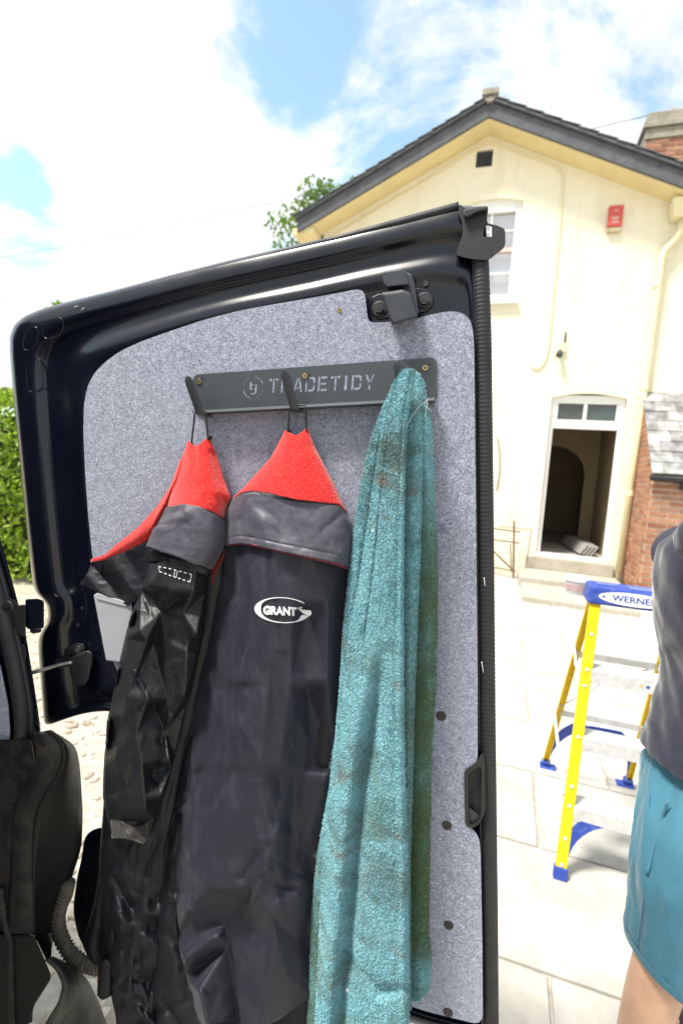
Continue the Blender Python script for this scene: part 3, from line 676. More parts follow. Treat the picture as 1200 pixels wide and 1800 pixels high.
# ================================================================== foliage
def leaves(cent, size, norm=None):
    n = len(cent); a = RNG.normal(size=(n, 3)); a /= np.linalg.norm(a, axis=1)[:, None]
    if norm is not None: a = a*.8+norm; a /= np.linalg.norm(a, axis=1)[:, None]
    r = RNG.normal(size=(n, 3)); t = np.cross(a, r); t /= np.linalg.norm(t, axis=1)[:, None]; b2 = np.cross(a, t)
    s = (size*RNG.uniform(.65, 1.3, n))[:, None]
    P = [cent-t*s*.5, cent-b2*s*.27+a*s*.07-t*s*.05, cent+t*s*.5, cent+b2*s*.27+a*s*.07-t*s*.05]
    V = np.stack(P, 1).reshape(-1, 3); i = np.arange(n)[:, None]*4
    F = np.concatenate([i+np.array([[0, 1, 2]]), i+np.array([[0, 2, 3]])], 0)
    return V, F
hedge = thing('hedge', 'tall bright green clipped hedge at the left beyond the van door', 'hedge', (-3.9, 6.2, 0))
nL = 26000; hx = RNG.uniform(-7.6, -.9, nL); hzv = RNG.uniform(.06, 2.12, nL); dep = RNG.random(nL)**2.2*.75
bump_ = .22*(fbm(hx*1.6, hzv*1.6, 3, 3)-.5)+.10*(fbm(hx*6, hzv*6, 9, 2)-.5)
hy = 5.72+dep+bump_-.02*(hx+4); topn = RNG.random(nL) < .22
hzv = np.where(topn, 2.05+.13*fbm(hx*2.5, hx*0, 5, 3)+RNG.uniform(-.06, .1, nL), hzv*(1+.04*(fbm(hx*2, hx*0, 6, 2)-.5))); hy = np.where(topn, 5.7+RNG.random(nL)*1.0, hy)
V, Fc = leaves(np.stack([hx, hy, hzv], 1), np.full(nL, .082), np.array([0, -.55, .35]))
mobj('leaves', V, Fc, M_leaf1, hedge, kind='stuff')
MB().box((-4.4, 6.45, .98), np.eye(3), (6.2, .6, 1.9)).build('twig_core', simple('hedge_inside', (.02, .035, .01), .9, 0, .4, 12), hedge)
for k in range(9):
    x = -7.4+k*.7; MB().tube([(x, 6.2, 0), (x+.05, 6.15, .7), (x-.03, 6.2, 1.5)], [.03, .022, .012], 6).build('stem', M_bark, hedge)

def tree(name, label, base, H, crown, n, size, seed, dens=.55):
    rs_ = np.random.default_rng(seed); t = thing(name, label, 'tree', base)
    base = np.array(base, float); tr = MB(); tr.tube(resample([base, base+[.1, 0, H*.35], base+[-.1, .1, H*.8]], 10, 1), np.linspace(.22, .06, 10), 10)
    tr.build('trunk', M_bark, t, True)
    cl = []; lim = MB()
    for k in range(34):
        d = rs_.normal(size=3); d /= np.linalg.norm(d); d[2] = d[2]*.8
        c = base+np.array([0, 0, H*.72])+d*np.array(crown)*rs_.uniform(.45, 1.0)**.6; cl.append((c, rs_.uniform(.35, .75)*min(crown)*.5))
        if k < 16: lim.tube([base+np.array([0, 0, H*.45]), (base+np.array([0, 0, H*.6])+c)/2, c], [.07, .035, .012], 6)
    lim.build('limb', M_bark, t)
    cs = []
    for c, r in cl:
        m_ = int(n/34); q = rs_.normal(size=(m_, 3)); q /= np.linalg.norm(q, axis=1)[:, None]; cs.append(c+q*(r*rs_.random((m_, 1))**.4))
    V, Fc = leaves(np.concatenate(cs), np.full(sum(len(c) for c in cs), size)); mobj('crown', V, Fc, M_leaf2, t, kind='stuff')
    return t
def at_depth(x, y, d): return _C+ray(x, y)*d
pA = at_depth(640, 400, 17); tree('broadleaf_tree', 'leafy green tree rising behind the left slope of the gable', (pA[0], pA[1], 0), 11.7, (3.2, 2.2, 2.9), 8500, .20, 4)
pB = at_depth(150, 640, 24); tree('broadleaf_tree', 'distant tree whose top just shows above the open van door', (pB[0], pB[1], 0), 9.4, (1.9, 1.9, 1.75), 4500, .30, 11)
# overhead cable
w0 = at_depth(-260, 497, 20); w1 = at_depth(1150, 200, 9.6)
wp = [w0+(w1-w0)*t-np.array([0, 0, .25*4*t*(1-t)]) for t in np.linspace(0, 1, 24)]
wire = MB().tube(wp, .0065, 6).build('overhead_cable', M_darkgrey); tag(wire, 'thin dark overhead cable crossing the sky to the chimney', 'cable')

# ================================================================== VAN
van = thing('van', 'black van at the left edge with its carpet-lined rear door swung open', 'van', dp(60, 1290, .03)*np.array([1, 1, 0]))
NS = [90, 26, 80, 110, 60]
OUT = [[(852, 366), (812, 360), (700, 386), (600, 412), (500, 435), (400, 458), (300, 483), (200, 510), (120, 530), (70, 544)],
       [(70, 544), (42, 556), (25, 571), (17, 592), (17, 620)],
       [(17, 620), (22, 680), (30, 760), (38, 840), (46, 920), (55, 1000), (60, 1040), (74, 1052), (84, 1062), (85, 1096), (70, 1112), (67, 1130), (72, 1200), (78, 1278)],
       [(78, 1278), (105, 1268), (140, 1256), (175, 1250), (215, 1252), (260, 1275), (300, 1340), (340, 1430), (400, 1540), (470, 1640), (560, 1725), (650, 1775), (760, 1810), (876, 1835)],
       [(876, 1835), (872, 1500), (868, 1100), (864, 700), (858, 440), (852, 366)]]
INN = [[(822, 505), (760, 497), (640, 516), (560, 534), (480, 549), (420, 560), (360, 576), (300, 596), (250, 614), (220, 630)],
       [(220, 630), (196, 646), (178, 664), (168, 688), (163, 715)],
       [(163, 715), (162, 780), (165, 850), (171, 920), (178, 1000), (187, 1080), (200, 1150), (215, 1195)],
       [(215, 1195), (235, 1195), (262, 1205), (290, 1230), (315, 1280), (345, 1350), (385, 1440), (440, 1540), (510, 1620), (590, 1690), (670, 1735), (750, 1765), (800, 1780), (835, 1785)],
       [(835, 1785), (835, 1500), (831, 1200), (829, 900), (827, 650), (822, 505)]]
oo = np.concatenate([resample(a, n)[:-1] for a, n in zip(OUT, NS)]); ii = np.concatenate([resample(a, n)[:-1] for a, n in zip(INN, NS)])
def smooth_loop(p, n):
    for _ in range(n): p = .25*np.roll(p, 1, 0)+.5*p+.25*np.roll(p, -1, 0)
    return p
oo = smooth_loop(oo, 2); ii = smooth_loop(ii, 4); NL = len(oo)
prof = [(0, -.046), (0, -.020), (.012, -.009), (.035, -.003), (.07, 0), (.20, .0015), (.30, .0015), (.34, -.001), (.38, -.004), (.42, -.007), (.47, -.0085), (.58, -.0085), (.63, -.008), (.67, -.006), (.71, -.0035), (.76, -.002), (.82, -.0015), (.87, -.002), (.92, -.004), (1.0, -.006)]
V = []
for t, w in prof: V.append(dpv(oo*(1-t)+ii*t, np.full(NL, w)))
V = np.concatenate(V); Fc = []
for r in range(len(prof)-1):
    for k in range(NL): Fc.append((r*NL+k, r*NL+(k+1) % NL, (r+1)*NL+(k+1) % NL, (r+1)*NL+k))
Fc.append(tuple((len(prof)-1)*NL+k for k in range(NL))); Fc.append(tuple(range(NL-1, -1, -1)))
door = mobj('rear_door', V, Fc, M_paint, van, True); recalc(door)
door['label'] = 'open rear door lined with grey carpet'
def pxprism(name, poly, w0, w1, mat, parent, bev=0., seg=2, smooth=False):
    A = dpv(np.array(poly, float), np.full(len(poly), w1)); B = dpv(np.array(poly, float), np.full(len(poly), w0))
    o = MB().prism(list(A), list(B)).build(name, mat, parent, smooth)
    if bev: bevel(o, bev, seg)
    return o
def pxplate(name, outer, holes, w0, w1, mat, parent, bev=0.):
    # cut-outs go right through
    v, f = fill2d([(a, -b_) for a, b_ in outer], [[(a, -b_) for a, b_ in h] for h in holes], 1.0)
    W = np.where(v[:, 2] > 0, w1, w0); o = mobj(name, dpv(np.stack([v[:, 0], -v[:, 1]], 1), W), f, mat, parent); recalc(o)
    if bev: bevel(o, bev, 2)
    return o
def pxtube(name, path, w, rpx, mat, parent, n=40, seg=10, sm=2, ribs=None):
    q = resample(path, n, sm); ww = np.interp(np.linspace(0, 1, n), np.linspace(0, 1, len(w)), w) if not np.isscalar(w) else np.full(n, w)
    P = dpv(q, ww); r = np.full(n, rpx) if np.isscalar(rpx) else np.interp(np.linspace(0, 1, n), np.linspace(0, 1, len(rpx)), rpx)
    if ribs: r = r+ribs[1]*np.where((np.arange(n) % ribs[0]) < ribs[0]/2, 1, -1)
    return MB().tube(P, r, seg).build(name, mat, parent, True)
# pressed pads in the corner of the door
for q in ([(76, 566), (106, 557), (113, 563), (111, 583), (103, 593), (80, 597), (75, 590)], [(45, 585), (62, 572), (69, 580), (67, 602), (58, 615), (43, 617), (40, 608)], [(46, 640), (58, 630), (72, 628), (75, 655), (78, 680), (72, 686), (52, 692), (48, 680)]):
    loop = smooth_loop(resample(q+[q[0]], 30)[:-1], 3); MB().tube(np.vstack([dpv(loop, np.full(29, .0008)), dpv(loop[:1], [.0008])]), .0010, 6, False).build('pressed_rib', M_paint, door, True)
# carpet panel
CP = [(635, 513), (600, 520), (540, 531), (480, 541), (420, 552), (360, 568), (300, 588), (250, 606), (215, 622), (190, 640), (172, 658), (160, 680), (154, 710), (153, 760), (156, 830), (161, 900), (167, 960), (172, 1000), (180, 1060), (192, 1130), (215, 1185), (262, 1205), (290, 1240), (315, 1290), (345, 1360), (385, 1450), (440, 1550), (510, 1630), (590, 1700), (670, 1745), (750, 1772), (842, 1795),
      (841, 1650), (838, 1500), (836, 1474), (828, 1462), (816, 1455), (813, 1430), (813, 1358), (818, 1346), (833, 1338), (833, 1200), (831, 1000), (829, 800), (827, 620), (825, 580), (820, 563), (808, 554), (790, 553), (765, 557), (735, 565), (700, 571), (660, 573), (645, 572), (640, 562)]
cl_ = resample(CP+[CP[0]], 520)[:-1]; cl_ = smooth_loop(cl_, 2)
def offset_loop(p, d):
    t = np.roll(p, -1, 0)-np.roll(p, 1, 0); t /= np.linalg.norm(t, axis=1)[:, None]; n = np.stack([t[:, 1], -t[:, 0]], 1)
    ar = .5*np.sum(p[:, 0]*np.roll(p[:, 1], -1)-np.roll(p[:, 0], -1)*p[:, 1]); return p+n*d*(-1 if ar > 0 else 1)
V = np.concatenate([dpv(offset_loop(cl_, d), np.full(len(cl_), w)) for d, w in ((0, -.004), (0, .007), (-1.2, .0105), (-3.2, .0125), (-6, .01299))]); n = len(cl_)
Fc = [(r*n+k, r*n+(k+1) % n, (r+1)*n+(k+1) % n, (r+1)*n+k) for r in range(4) for k in range(n)]+[tuple(4*n+k for k in range(n))]
carpet = mobj('carpet_panel', V, Fc, M_carpet, door, True); recalc(carpet); carpet.data.polygons[len(carpet.data.polygons)-1].use_smooth = False
# loose felt fibres on its rim and face
def fibres(n, base, out, length, width, seed):
    r = np.random.default_rng(seed); d = out+r.normal(size=(n, 3))*.75; d /= np.linalg.norm(d, axis=1)[:, None]
    s = np.cross(d, r.normal(size=(n, 3))); s /= np.linalg.norm(s, axis=1)[:, None]; L = (length*r.uniform(.4, 1.3, n))[:, None]
    V = np.stack([base-s*width/2, base+s*width/2, base+d*L], 1).reshape(-1, 3); return V, np.arange(3*n).reshape(-1, 3)
nf = 9000; k = RNG.integers(0, n, nf); t = RNG.random(nf)[:, None]; pp = cl_[k]*(1-t)+cl_[(k+1) % n]*t
outv = offset_loop(cl_, 10)[k]-cl_[k]; b3 = dpv(pp, RNG.uniform(.002, .0115, nf)); o3 = dpv(pp+outv, np.full(nf, .008))-dpv(pp, np.full(nf, .006)); o3 /= np.linalg.norm(o3, axis=1)[:, None]
V1, F1 = fibres(nf, b3, o3, .0036, .00028, 5)
nf2 = 16000; qx = np.stack([RNG.uniform(150, 842, nf2), RNG.uniform(515, 1000, nf2)], 1)
ins = np.zeros(nf2, bool); j = n-1
inner = offset_loop(cl_, -6)
for i in range(n):
    a, b_ = inner[i], inner[j]; c = ((a[1] > qx[:, 1]) != (b_[1] > qx[:, 1])) & (qx[:, 0] < (b_[0]-a[0])*(qx[:, 1]-a[1])/(b_[1]-a[1]+1e-9)+a[0]); ins ^= c; j = i
qx = qx[ins]; V2, F2 = fibres(len(qx), dpv(qx, np.full(len(qx), .0128)), DN*.55, .0042, .0003, 6)
mobj('felt_fibre', np.concatenate([V1, V2]), np.concatenate([F1, F2+len(V1)]), M_carpet, door, kind='stuff')
for q in ((775, 1258), (785, 1450), (788, 1625), (787, 1778)):
    c = dp(*q, .0118); o = MB().disc(c, DN, .0084, .0022, 24, .8).build('push_fastener', M_plastic, door); 
def screw(parent, q, w, r=.0052):
    c = dp(*q, w); o = MB().disc(c, DN, r, .0018, 20, .8).build('screw', M_brass, parent)
    for a in (.4, 1.97): d = DD*math.cos(a)+np.array([0, 0, 1])*math.sin(a); MB().box(c+DN*.0019, (d, np.cross(d, DN), DN), (r*1.0, r*.22, .0004)).build('screw_slot', M_plastic, parent)
screw(door, (597, 546), .0125, .004)
# rubber seal down the free edge and its corner moulding
pxtube('edge_seal', [(843, 452), (848, 600), (852, 900), (856, 1300), (860, 1600), (862, 1835)], -.004, .0122, M_rubber, door, 760, 14, 1, ribs=(4, .00022))
pxtube('edge_lip', [(833, 460), (836, 700), (838, 1000), (842, 1300), (845, 1600), (848, 1830)], -.001, .0036, M_paint, door, 60, 8)
cm = smooth_loop(resample([(808, 357), (815, 367), (837, 363), (858, 363), (856, 380), (855, 393), (870, 395), (887, 402), (888, 427), (885, 437), (870, 447), (860, 457), (835, 456), (817, 453), (800, 448), (813, 410), (812, 390), (804, 372), (808, 357)], 70)[:-1], 1)
pxplate('seal_corner', [tuple(q) for q in cm], [[(850, 399), (857, 396), (864, 399), (864, 416), (849, 416)]], -.012, .012, M_rubber, door, .0025)
pxprism('seal_lip', [(815, 367), (837, 363), (858, 362), (857, 370), (838, 374), (818, 384), (812, 378)], .0125, .020, M_rubber, door, .003)
pxtube('top_seal', [(806, 363), (700, 392), (600, 418), (500, 441), (400, 465)], -.004, [.006, .006, .0045, .003, .002], M_rubber, door, 60, 8)
# latch
pxprism('latch_plate', [(652, 522), (664, 516), (735, 505), (755, 508), (762, 520), (760, 538), (748, 548), (700, 556), (664, 562), (652, 552)], -.006, -.001, M_paint, door, .002)
lt = pxprism('latch', [(669, 515), (709, 508), (722, 515), (735, 558), (690, 571), (684, 560)], .004, .046, M_latch, door, .004, 3)
pxprism('latch_hook', [(668, 481), (672, 477), (706, 472), (712, 476), (719, 500), (680, 505), (674, 500)], .018, .046, M_latch, door, .003, 3)
pxprism('latch_spine', [(704, 474), (724, 481), (729, 500), (736, 552), (728, 558), (712, 545), (706, 505)], .002, .030, M_latch, door, .003, 3)
for q in ((746, 529), (667, 544)):
    c = dp(*q, -.001); MB().disc(c, DN, .0125, .002, 28, .8).build('washer', M_rubber, door); MB().disc(c+DN*.002, DN, .0068, .005, 6).build('bolt', M_latch, door); MB().disc(c+DN*.0071, DN, .003, .0004, 12).build('bolt_socket', M_plastic, door)
MB().disc(dp(748, 499, -.002), DN, .004, .002, 12).build('bolt', M_plastic, door)
# pull handle recess
hr = smooth_loop(resample([(815, 1355), (823, 1349), (834, 1343), (848, 1321), (852, 1335), (853, 1424), (843, 1447), (831, 1457), (817, 1452), (815, 1355)], 50)[:-1], 1)
hh = smooth_loop(resample([(822, 1359), (836, 1351), (843, 1345), (846, 1352), (845, 1436), (838, 1446), (824, 1451), (822, 1359)], 40)[:-1], 1)
hd_ = pxplate('pull_handle', [tuple(q) for q in hr], [[tuple(q) for q in hh]], .004, .0155, M_plastic, door, .0015)
pxprism('handle_cup', [(820, 1352), (848, 1340), (849, 1440), (826, 1454)], -.0005, .0035, M_rubber, door)
pxprism('handle_grip', [(823, 1418), (845, 1436), (838, 1446), (824, 1450)], .004, .011, M_latch, door, .001)
# grommets, check strap
for q in ((148, 1068), (140, 1098)):
    c = dp(*q, -.012); o = MB(); lp = [c+DN*.002+.0095*(math.cos(a)*DD+math.sin(a)*np.array([0, 0, 1])) for a in np.linspace(0, 2*math.pi, 29)]
    MB().disc(c, DN, .0095, .002, 24).build('grommet', M_rubber, door); MB().tube(lp, .0014, 6, False).build('grommet_rim', M_rubber, door, True); MB().disc(c, DN, .004, .0045, 16, .8).build('grommet_button', M_rubber, door)
pxprism('check_plate', [(112, 1142), (135, 1130), (147, 1131), (151, 1140), (146, 1150), (116, 1162)], -.012, -.001, M_plastic, door, .003)
MB().disc(dp(141, 1140, -.001), DN, .006, .006, 6).build('bolt', M_steel, door)
pxprism('check_body', [(120, 1158), (152, 1142), (163, 1146), (164, 1160), (158, 1190), (150, 1206), (134, 1206), (124, 1185)], -.012, .012, M_plastic, door, .008, 3)
pxtube('check_arm', [(36, 1186), (60, 1182), (85, 1175), (105, 1168), (128, 1164)], [.045, .012], .0032, M_steel, van, 20, 8)
pxprism('check_pivot', [(97, 1160), (122, 1152), (126, 1170), (102, 1176)], -.004, .010, M_plastic, door, .003)
# bright thin light scratches
for p0, p1 in (((850, 1015), (852, 1030)), ((846, 1163), (849, 1182)), ((131, 540), (137, 538)), ((143, 545), (148, 541))):
    pxtube('paint_chip', [p0, p1], .0022 if p0[0] < 500 else .0085, .0006, M_thread, door, 5, 5, 0)

# van body beside the door: side panel with its leaning rear edge, roof, far side, floor
edgep = [(58, 1800), (62, 1500), (72, 1280), (60, 1200), (46, 1115), (33, 1062), (12, 984), (-4, 930), (-85, 560), (-115, 505), (-170, 478)]
def body_loop(w):
    L = [dp(a, b_, w) for a, b_ in edgep]; far = L[-1]-DD*3.1; return L+[far, np.array([far[0], far[1], L[0][2]])]
bevel(MB().prism(body_loop(.050), body_loop(.005)).build('body_side', M_paint, van), .006)
rfz = dp(-120, 500, .02)[2]
q0 = dp(-110, 520, .0); roofpts = [np.array([*(q0-DD*a+DN*b_)[:2], rfz+.02+.05*math.sin(math.pi*min(max(b_/1.6, 0), 1))]) for b_ in np.linspace(-.0, 1.6, 9) for a in (0, 3.2)]
rfm = mobj('body_roof', roofpts, [(2*k, 2*k+1, 2*k+3, 2*k+2) for k in range(8)], M_paint, van, True); solid(rfm, .03)
fq = np.array([*(q0)[:2], .62]); fl = [fq+DN*.05-DD*.05, fq+DN*1.55-DD*.05, fq+DN*1.55-DD*3.2, fq+DN*.05-DD*3.2]
MB().prism(fl, [p-up*.04 for p in fl]).build('cargo_floor', M_carpet, van)
sq = [fq+DN*1.56-DD*.06, fq+DN*1.56-DD*3.2, fq+DN*1.56-DD*3.2+up*(rfz-.62), fq+DN*1.56-DD*.16+up*(rfz-.62)]
MB().prism(sq, [p+DN*.05 for p in sq]).build('body_side', M_paint, van)
bq = [fq+DN*.06-DD*3.15, fq+DN*1.55-DD*3.15, fq+DN*1.55-DD*3.15+up*(rfz-.62), fq+DN*.06-DD*3.15+up*(rfz-.62)]
MB().prism(bq, [p-DD*.04 for p in bq]).build('bulkhead', M_carpet, van)
d2 = [fq+DN*1.60-DD*.05-up*.05, fq+DN*1.60+DD*.74-up*.05, fq+DN*1.60+DD*.66+up*(rfz-.68), fq+DN*1.60-DD*.05+up*(rfz-.80)]  # second door, out of view, added to block light from behind the camera
added_door = bevel(MB().prism(d2, [p+DN*.05 for p in d2]).build('rear_door', M_paint, van), .02, 3)
c2 = [p+(sum(d2)/4-p)*.13-DN*.002 for p in d2]; bevel(MB().prism([p-DN*.012 for p in c2], c2).build('carpet_panel', M_carpet, added_door), .006)
# trim and seal round the opening
pxprism('trim_carpet', [(-60, 1100), (2, 1170), (16, 1240), (19, 1290), (12, 1340), (-60, 1430)], .0515, .066, M_carpet, van, .004)
pxtube('opening_seal', [(-30, 960), (-8, 1020), (10, 1090), (26, 1160), (37, 1220), (42, 1265), (40, 1305), (28, 1350), (12, 1395), (-6, 1460)], .060, .0135, M_rubber, van, 70, 14)
pxtube('opening_seal_lip', [(-14, 960), (8, 1030), (26, 1100), (44, 1185), (55, 1250), (58, 1290), (50, 1330)], .055, .006, M_rubber, van, 50, 10)
# upper hinge
hg = pxprism('hinge', [(2, 1064), (6, 1054), (16, 1050), (28, 1056), (34, 1064), (46, 1062), (46, 1118), (40, 1120), (20, 1098), (10, 1080)], .0505, .062, M_plastic, van, .004)
pxprism('hinge_knuckle', [(45, 1053), (66, 1052), (78, 1056), (78, 1104), (60, 1108), (46, 1104)], .012, .058, M_paint, van, .003)
pxprism('hinge_pin', [(52, 1100), (72, 1098), (74, 1112), (54, 1114)], .02, .05, M_plastic, van, .004)
for q in ((16, 1066), (36, 1144)):
    c = dp(*q, .062 if q[1] < 1100 else .0505); MB().disc(c, DN, .0105, .003, 20, .8).build('washer', M_rubber, van); MB().disc(c+DN*.003, DN, .0062, .006, 6).build('bolt', M_plastic, van)
pxprism('latch_bracket', [(26, 1140), (34, 1132), (44, 1133), (48, 1150), (44, 1166), (34, 1160)], .0505, .0555, M_plastic, van, .003)
pxprism('sill_bracket', [(47, 1253), (66, 1242), (70, 1276), (50, 1288)], .0505, .056, M_paint, van, .003)
# lamp housing and bumper
curveA = [(88, 1284), (108, 1306), (112, 1332), (100, 1362), (76, 1398), (62, 1432), (58, 1470), (58, 1560), (60, 1640)]
curveB = [(88, 1284), (133, 1311), (140, 1350), (145, 1430), (143, 1490), (126, 1542), (108, 1590), (95, 1640), (86, 1690)]
curveC = [(60, 1288), (64, 1320), (66, 1346), (50, 1370), (30, 1408), (22, 1440), (22, 1500), (20, 1570), (12, 1640)]
def ruled(name, a, wa, b_, wb_, mat, nt=40, ns=8, bow=0., smooth=True, thick=.003):
    a = resample(a, nt, 3); b_ = resample(b_, nt, 3); s = np.linspace(0, 1, ns)
    wa = np.full(nt, wa) if np.isscalar(wa) else np.interp(np.linspace(0, 1, nt), np.linspace(0, 1, len(wa)), wa)
    wb_ = np.full(nt, wb_) if np.isscalar(wb_) else np.interp(np.linspace(0, 1, nt), np.linspace(0, 1, len(wb_)), wb_)
    P = a[:, None]*(1-s[None, :, None])+b_[:, None]*s[None, :, None]; W = wa[:, None]*(1-s)+wb_[:, None]*s+bow*np.sin(np.pi*s)[None]
    o = mobj(name, dpv(P, W), gridfaces(ns, nt), mat, van, smooth); solid(o, thick); return o
ruled('lamp_housing', curveA, [.075, .085, .085], curveB, [.06, .0, -.03, -.03], M_brownplastic, 50, 10, .010)
ruled('lamp_ledge', curveC, .088, curveA, [.0755, .086, .086], M_dustplastic, 50, 8, .006)
pxprism('rear_sill', [(-80, 1300), (56, 1300), (64, 1346), (26, 1415), (20, 1500), (16, 1640), (-80, 1640)], .0505, .075, M_dustplastic, van, .004)
pxprism('sill_panel', [(-80, 1642), (8, 1642), (60, 1642), (92, 1718), (62, 1765), (40, 1840), (-80, 1840)], .0505, .088, M_brownplastic, van, .006)
pxtube('sill_edge', [(2, 1560), (10, 1625), (20, 1650), (20, 1700), (24, 1840)], .090, .006, M_dustplastic, van, 30, 8)
ruled('bumper', [(80, 1686), (100, 1704), (112, 1730), (104, 1762), (86, 1790), (60, 1840)], .092, [(92, 1684), (118, 1706), (128, 1734), (122, 1764), (108, 1800), (92, 1840)], .070, M_bumper, 40, 10, .012)
ruled('bumper', [(92, 1684), (118, 1706), (128, 1734), (122, 1764), (108, 1800), (92, 1840)], .069, [(92, 1682), (132, 1698), (158, 1730), (176, 1770), (188, 1805), (196, 1840)], -.03, M_bumper, 40, 10, .004)
pxprism('lamp_shroud', [(60, 1642), (86, 1640), (92, 1660), (90, 1690), (84, 1692)], .0, .07, M_brownplastic, van, .004)
pxtube('cable_hose', [(120, 1552), (116, 1572), (107, 1592), (102, 1612), (103, 1634), (112, 1657), (126, 1679), (146, 1694), (172, 1701), (200, 1696)], -.012, .0125, M_hose, van, 190, 14, 3, ribs=(6, .0011))
bc = smooth_loop(resample([(147, 1470), (160, 1458), (180, 1452), (215, 1462), (240, 1560), (215, 1680), (165, 1690), (138, 1650), (128, 1600), (136, 1540), (146, 1500), (147, 1470)], 60)[:-1], 3)
pxprism('side_moulding', [tuple(q) for q in bc], -.10, -.055, M_paint, van, .012, 4)

# ================================================================== COAT RACK
TL = dp(340, 659, .0150); TR = dp(767, 628, .0150); BL = dp(350, 728, .0150); BR = dp(768, 707, .0150)
rx = TR-TL; RL = np.linalg.norm(rx); rx /= RL; ry = np.cross(rx, DN); ry /= np.linalg.norm(ry); ry = ry if ry[2] > 0 else -ry; rz = DN
RH = float((TL-BL)@ry)*.5+float((TR-BR)@ry)*.5
rack = thing('hook_rack', 'dark grey steel hook rack with cut-out lettering screwed to carpeted door', 'hook rack', (BL+BR)/2)
def rk(x, y, z=0.): return TL+rx*x+ry*(y-RH*0)+rz*z           # y counts down negative from the top edge
def rk_px(x, y):
    P = dp(x, y, .0150); return float((P-TL)@rx), float((P-TL)@ry)
STEN = {  # stencil letters in a unit box, several strips each
 'T': [[(0, .78), (.33, .78), (.33, 1), (0, 1)], [(.40, 0), (.60, 0), (.60, 1), (.40, 1)], [(.67, .78), (1, .78), (1, 1), (.67, 1)]],
 'R': [[(0, 0), (.22, 0), (.22, 1), (0, 1)], [(.30, .80), (.75, .80), (.75, .62), (.30, .62), (.30, .44), (.85, .44), (.97, .55), (.97, .88), (.85, 1), (.30, 1)], [(.45, .36), (.68, .36), (1, 0), (.74, 0)]],
 'A': [[(0, 0), (.23, 0), (.50, .74), (.50, 1), (.38, 1)], [(.56, 1), (.56, .74), (.77, 0), (1, 0), (.64, 1)], [(.38, .18), (.64, .18), (.60, .34), (.43, .34)]],
 'D': [[(0, 0), (.22, 0), (.22, 1), (0, 1)], [(.30, 0), (.82, 0), (1, .18), (1, .46), (.78, .46), (.78, .26), (.72, .20), (.30, .20)], [(.30, .80), (.72, .80), (.78, .74), (.78, .54), (1, .54), (1, .82), (.82, 1), (.30, 1)]],
 'E': [[(0, 0), (.22, 0), (.22, 1), (0, 1)], [(.30, .80), (.95, .80), (.95, 1), (.30, 1)], [(.30, .40), (.85, .40), (.85, .60), (.30, .60)], [(.30, 0), (.95, 0), (.95, .20), (.30, .20)]],
 'I': [[(.35, 0), (.65, 0), (.65, 1), (.35, 1)]],
 'Y': [[(0, 1), (.24, 1), (.48, .60), (.48, .42), (.40, .38)], [(.54, .60), (.76, 1), (1, 1), (.60, .38), (.54, .42)], [(.40, 0), (.62, 0), (.62, .33), (.40, .33)]]}
holes = []
x0, y0 = rk_px(472, 691); x1, y1 = rk_px(657, 684.5); word = 'TRADETIDY'; wd = {'I': .55}
tot = sum(wd.get(c, 1.) for c in word)+.28*(len(word)-1); cw = (x1-x0)/tot; chh = .0225; cx_ = x0
for c in word:
    w_ = wd.get(c, 1.)*cw; f_ = (cx_-x0)/(x1-x0); yb = y0+(y1-y0)*f_
    for strip in STEN[c]:
        if c == 'I': strip = [((a-.35)/.3*.55+.22, b_) for a, b_ in strip]
        holes.append([(cx_+a*w_+b_*chh*.10, yb+b_*chh) for a, b_ in strip])
    cx_ += w_+.28*cw
ec = rk_px(445, 681); er = .0172
for a0, a1 in ((15, 82), (98, 172), (188, 262), (278, 352)):      # broken ring of the emblem
    ao = [R_(a0+(a1-a0)*k/10) for k in range(11)]
    holes.append([(ec[0]+er*math.cos(a), ec[1]+er*math.sin(a)) for a in ao]+[(ec[0]+(er-.0016)*math.cos(a), ec[1]+(er-.0016)*math.sin(a)) for a in reversed(ao)])
def emb(pts): holes.append([(ec[0]+a*er*.062+b_*er*.008, ec[1]+b_*er*.062) for a, b_ in pts])
emb([(-5.5, 9), (-2.5, 10), (-2.5, 5.2), (.5, 5.2), (.5, 2.6), (-2.5, 2.6), (-2.5, -.5), (1.5, -.5), (1.5, -3), (-3.8, -3), (-5.5, -1.5)])
emb([(1.8, 5.2), (6, 5.2), (6, -7.5), (4, -9.8), (-3, -9.8), (-3, -7.2), (3.2, -7.2), (3.2, -4), (2.2, -4), (2.2, .6), (3.4, .6), (3.4, 2.6), (1.8, 2.6)])
for q in ((350, 669), (535, 660), (747, 645)):      # slotted screw holes
    a, b_ = rk_px(*q); holes.append([(a+.0055+.0032*math.cos(t)*(1.4 if math.cos(t) > 0 else 1), b_+.0032*math.sin(t)) for t in np.linspace(0, 2*math.pi, 15)[:-1]])
v, f = fill2d(rrect(0, -RH, RL, 0, .0085), holes, .002)
pl = mobj('plate', [rk(a, b_, c) for a, b_, c in v], f, M_rack, rack); recalc(pl); bevel(pl, .0004, 1, 50)
fm = MB()
for h_ in holes[:-3]: fm.add([rk(a, b_, .0004) for a, b_ in h_], [tuple(range(len(h_)))])
fo = fm.build('felt_showing_through', mat_carpet(), rack, kind='stuff')
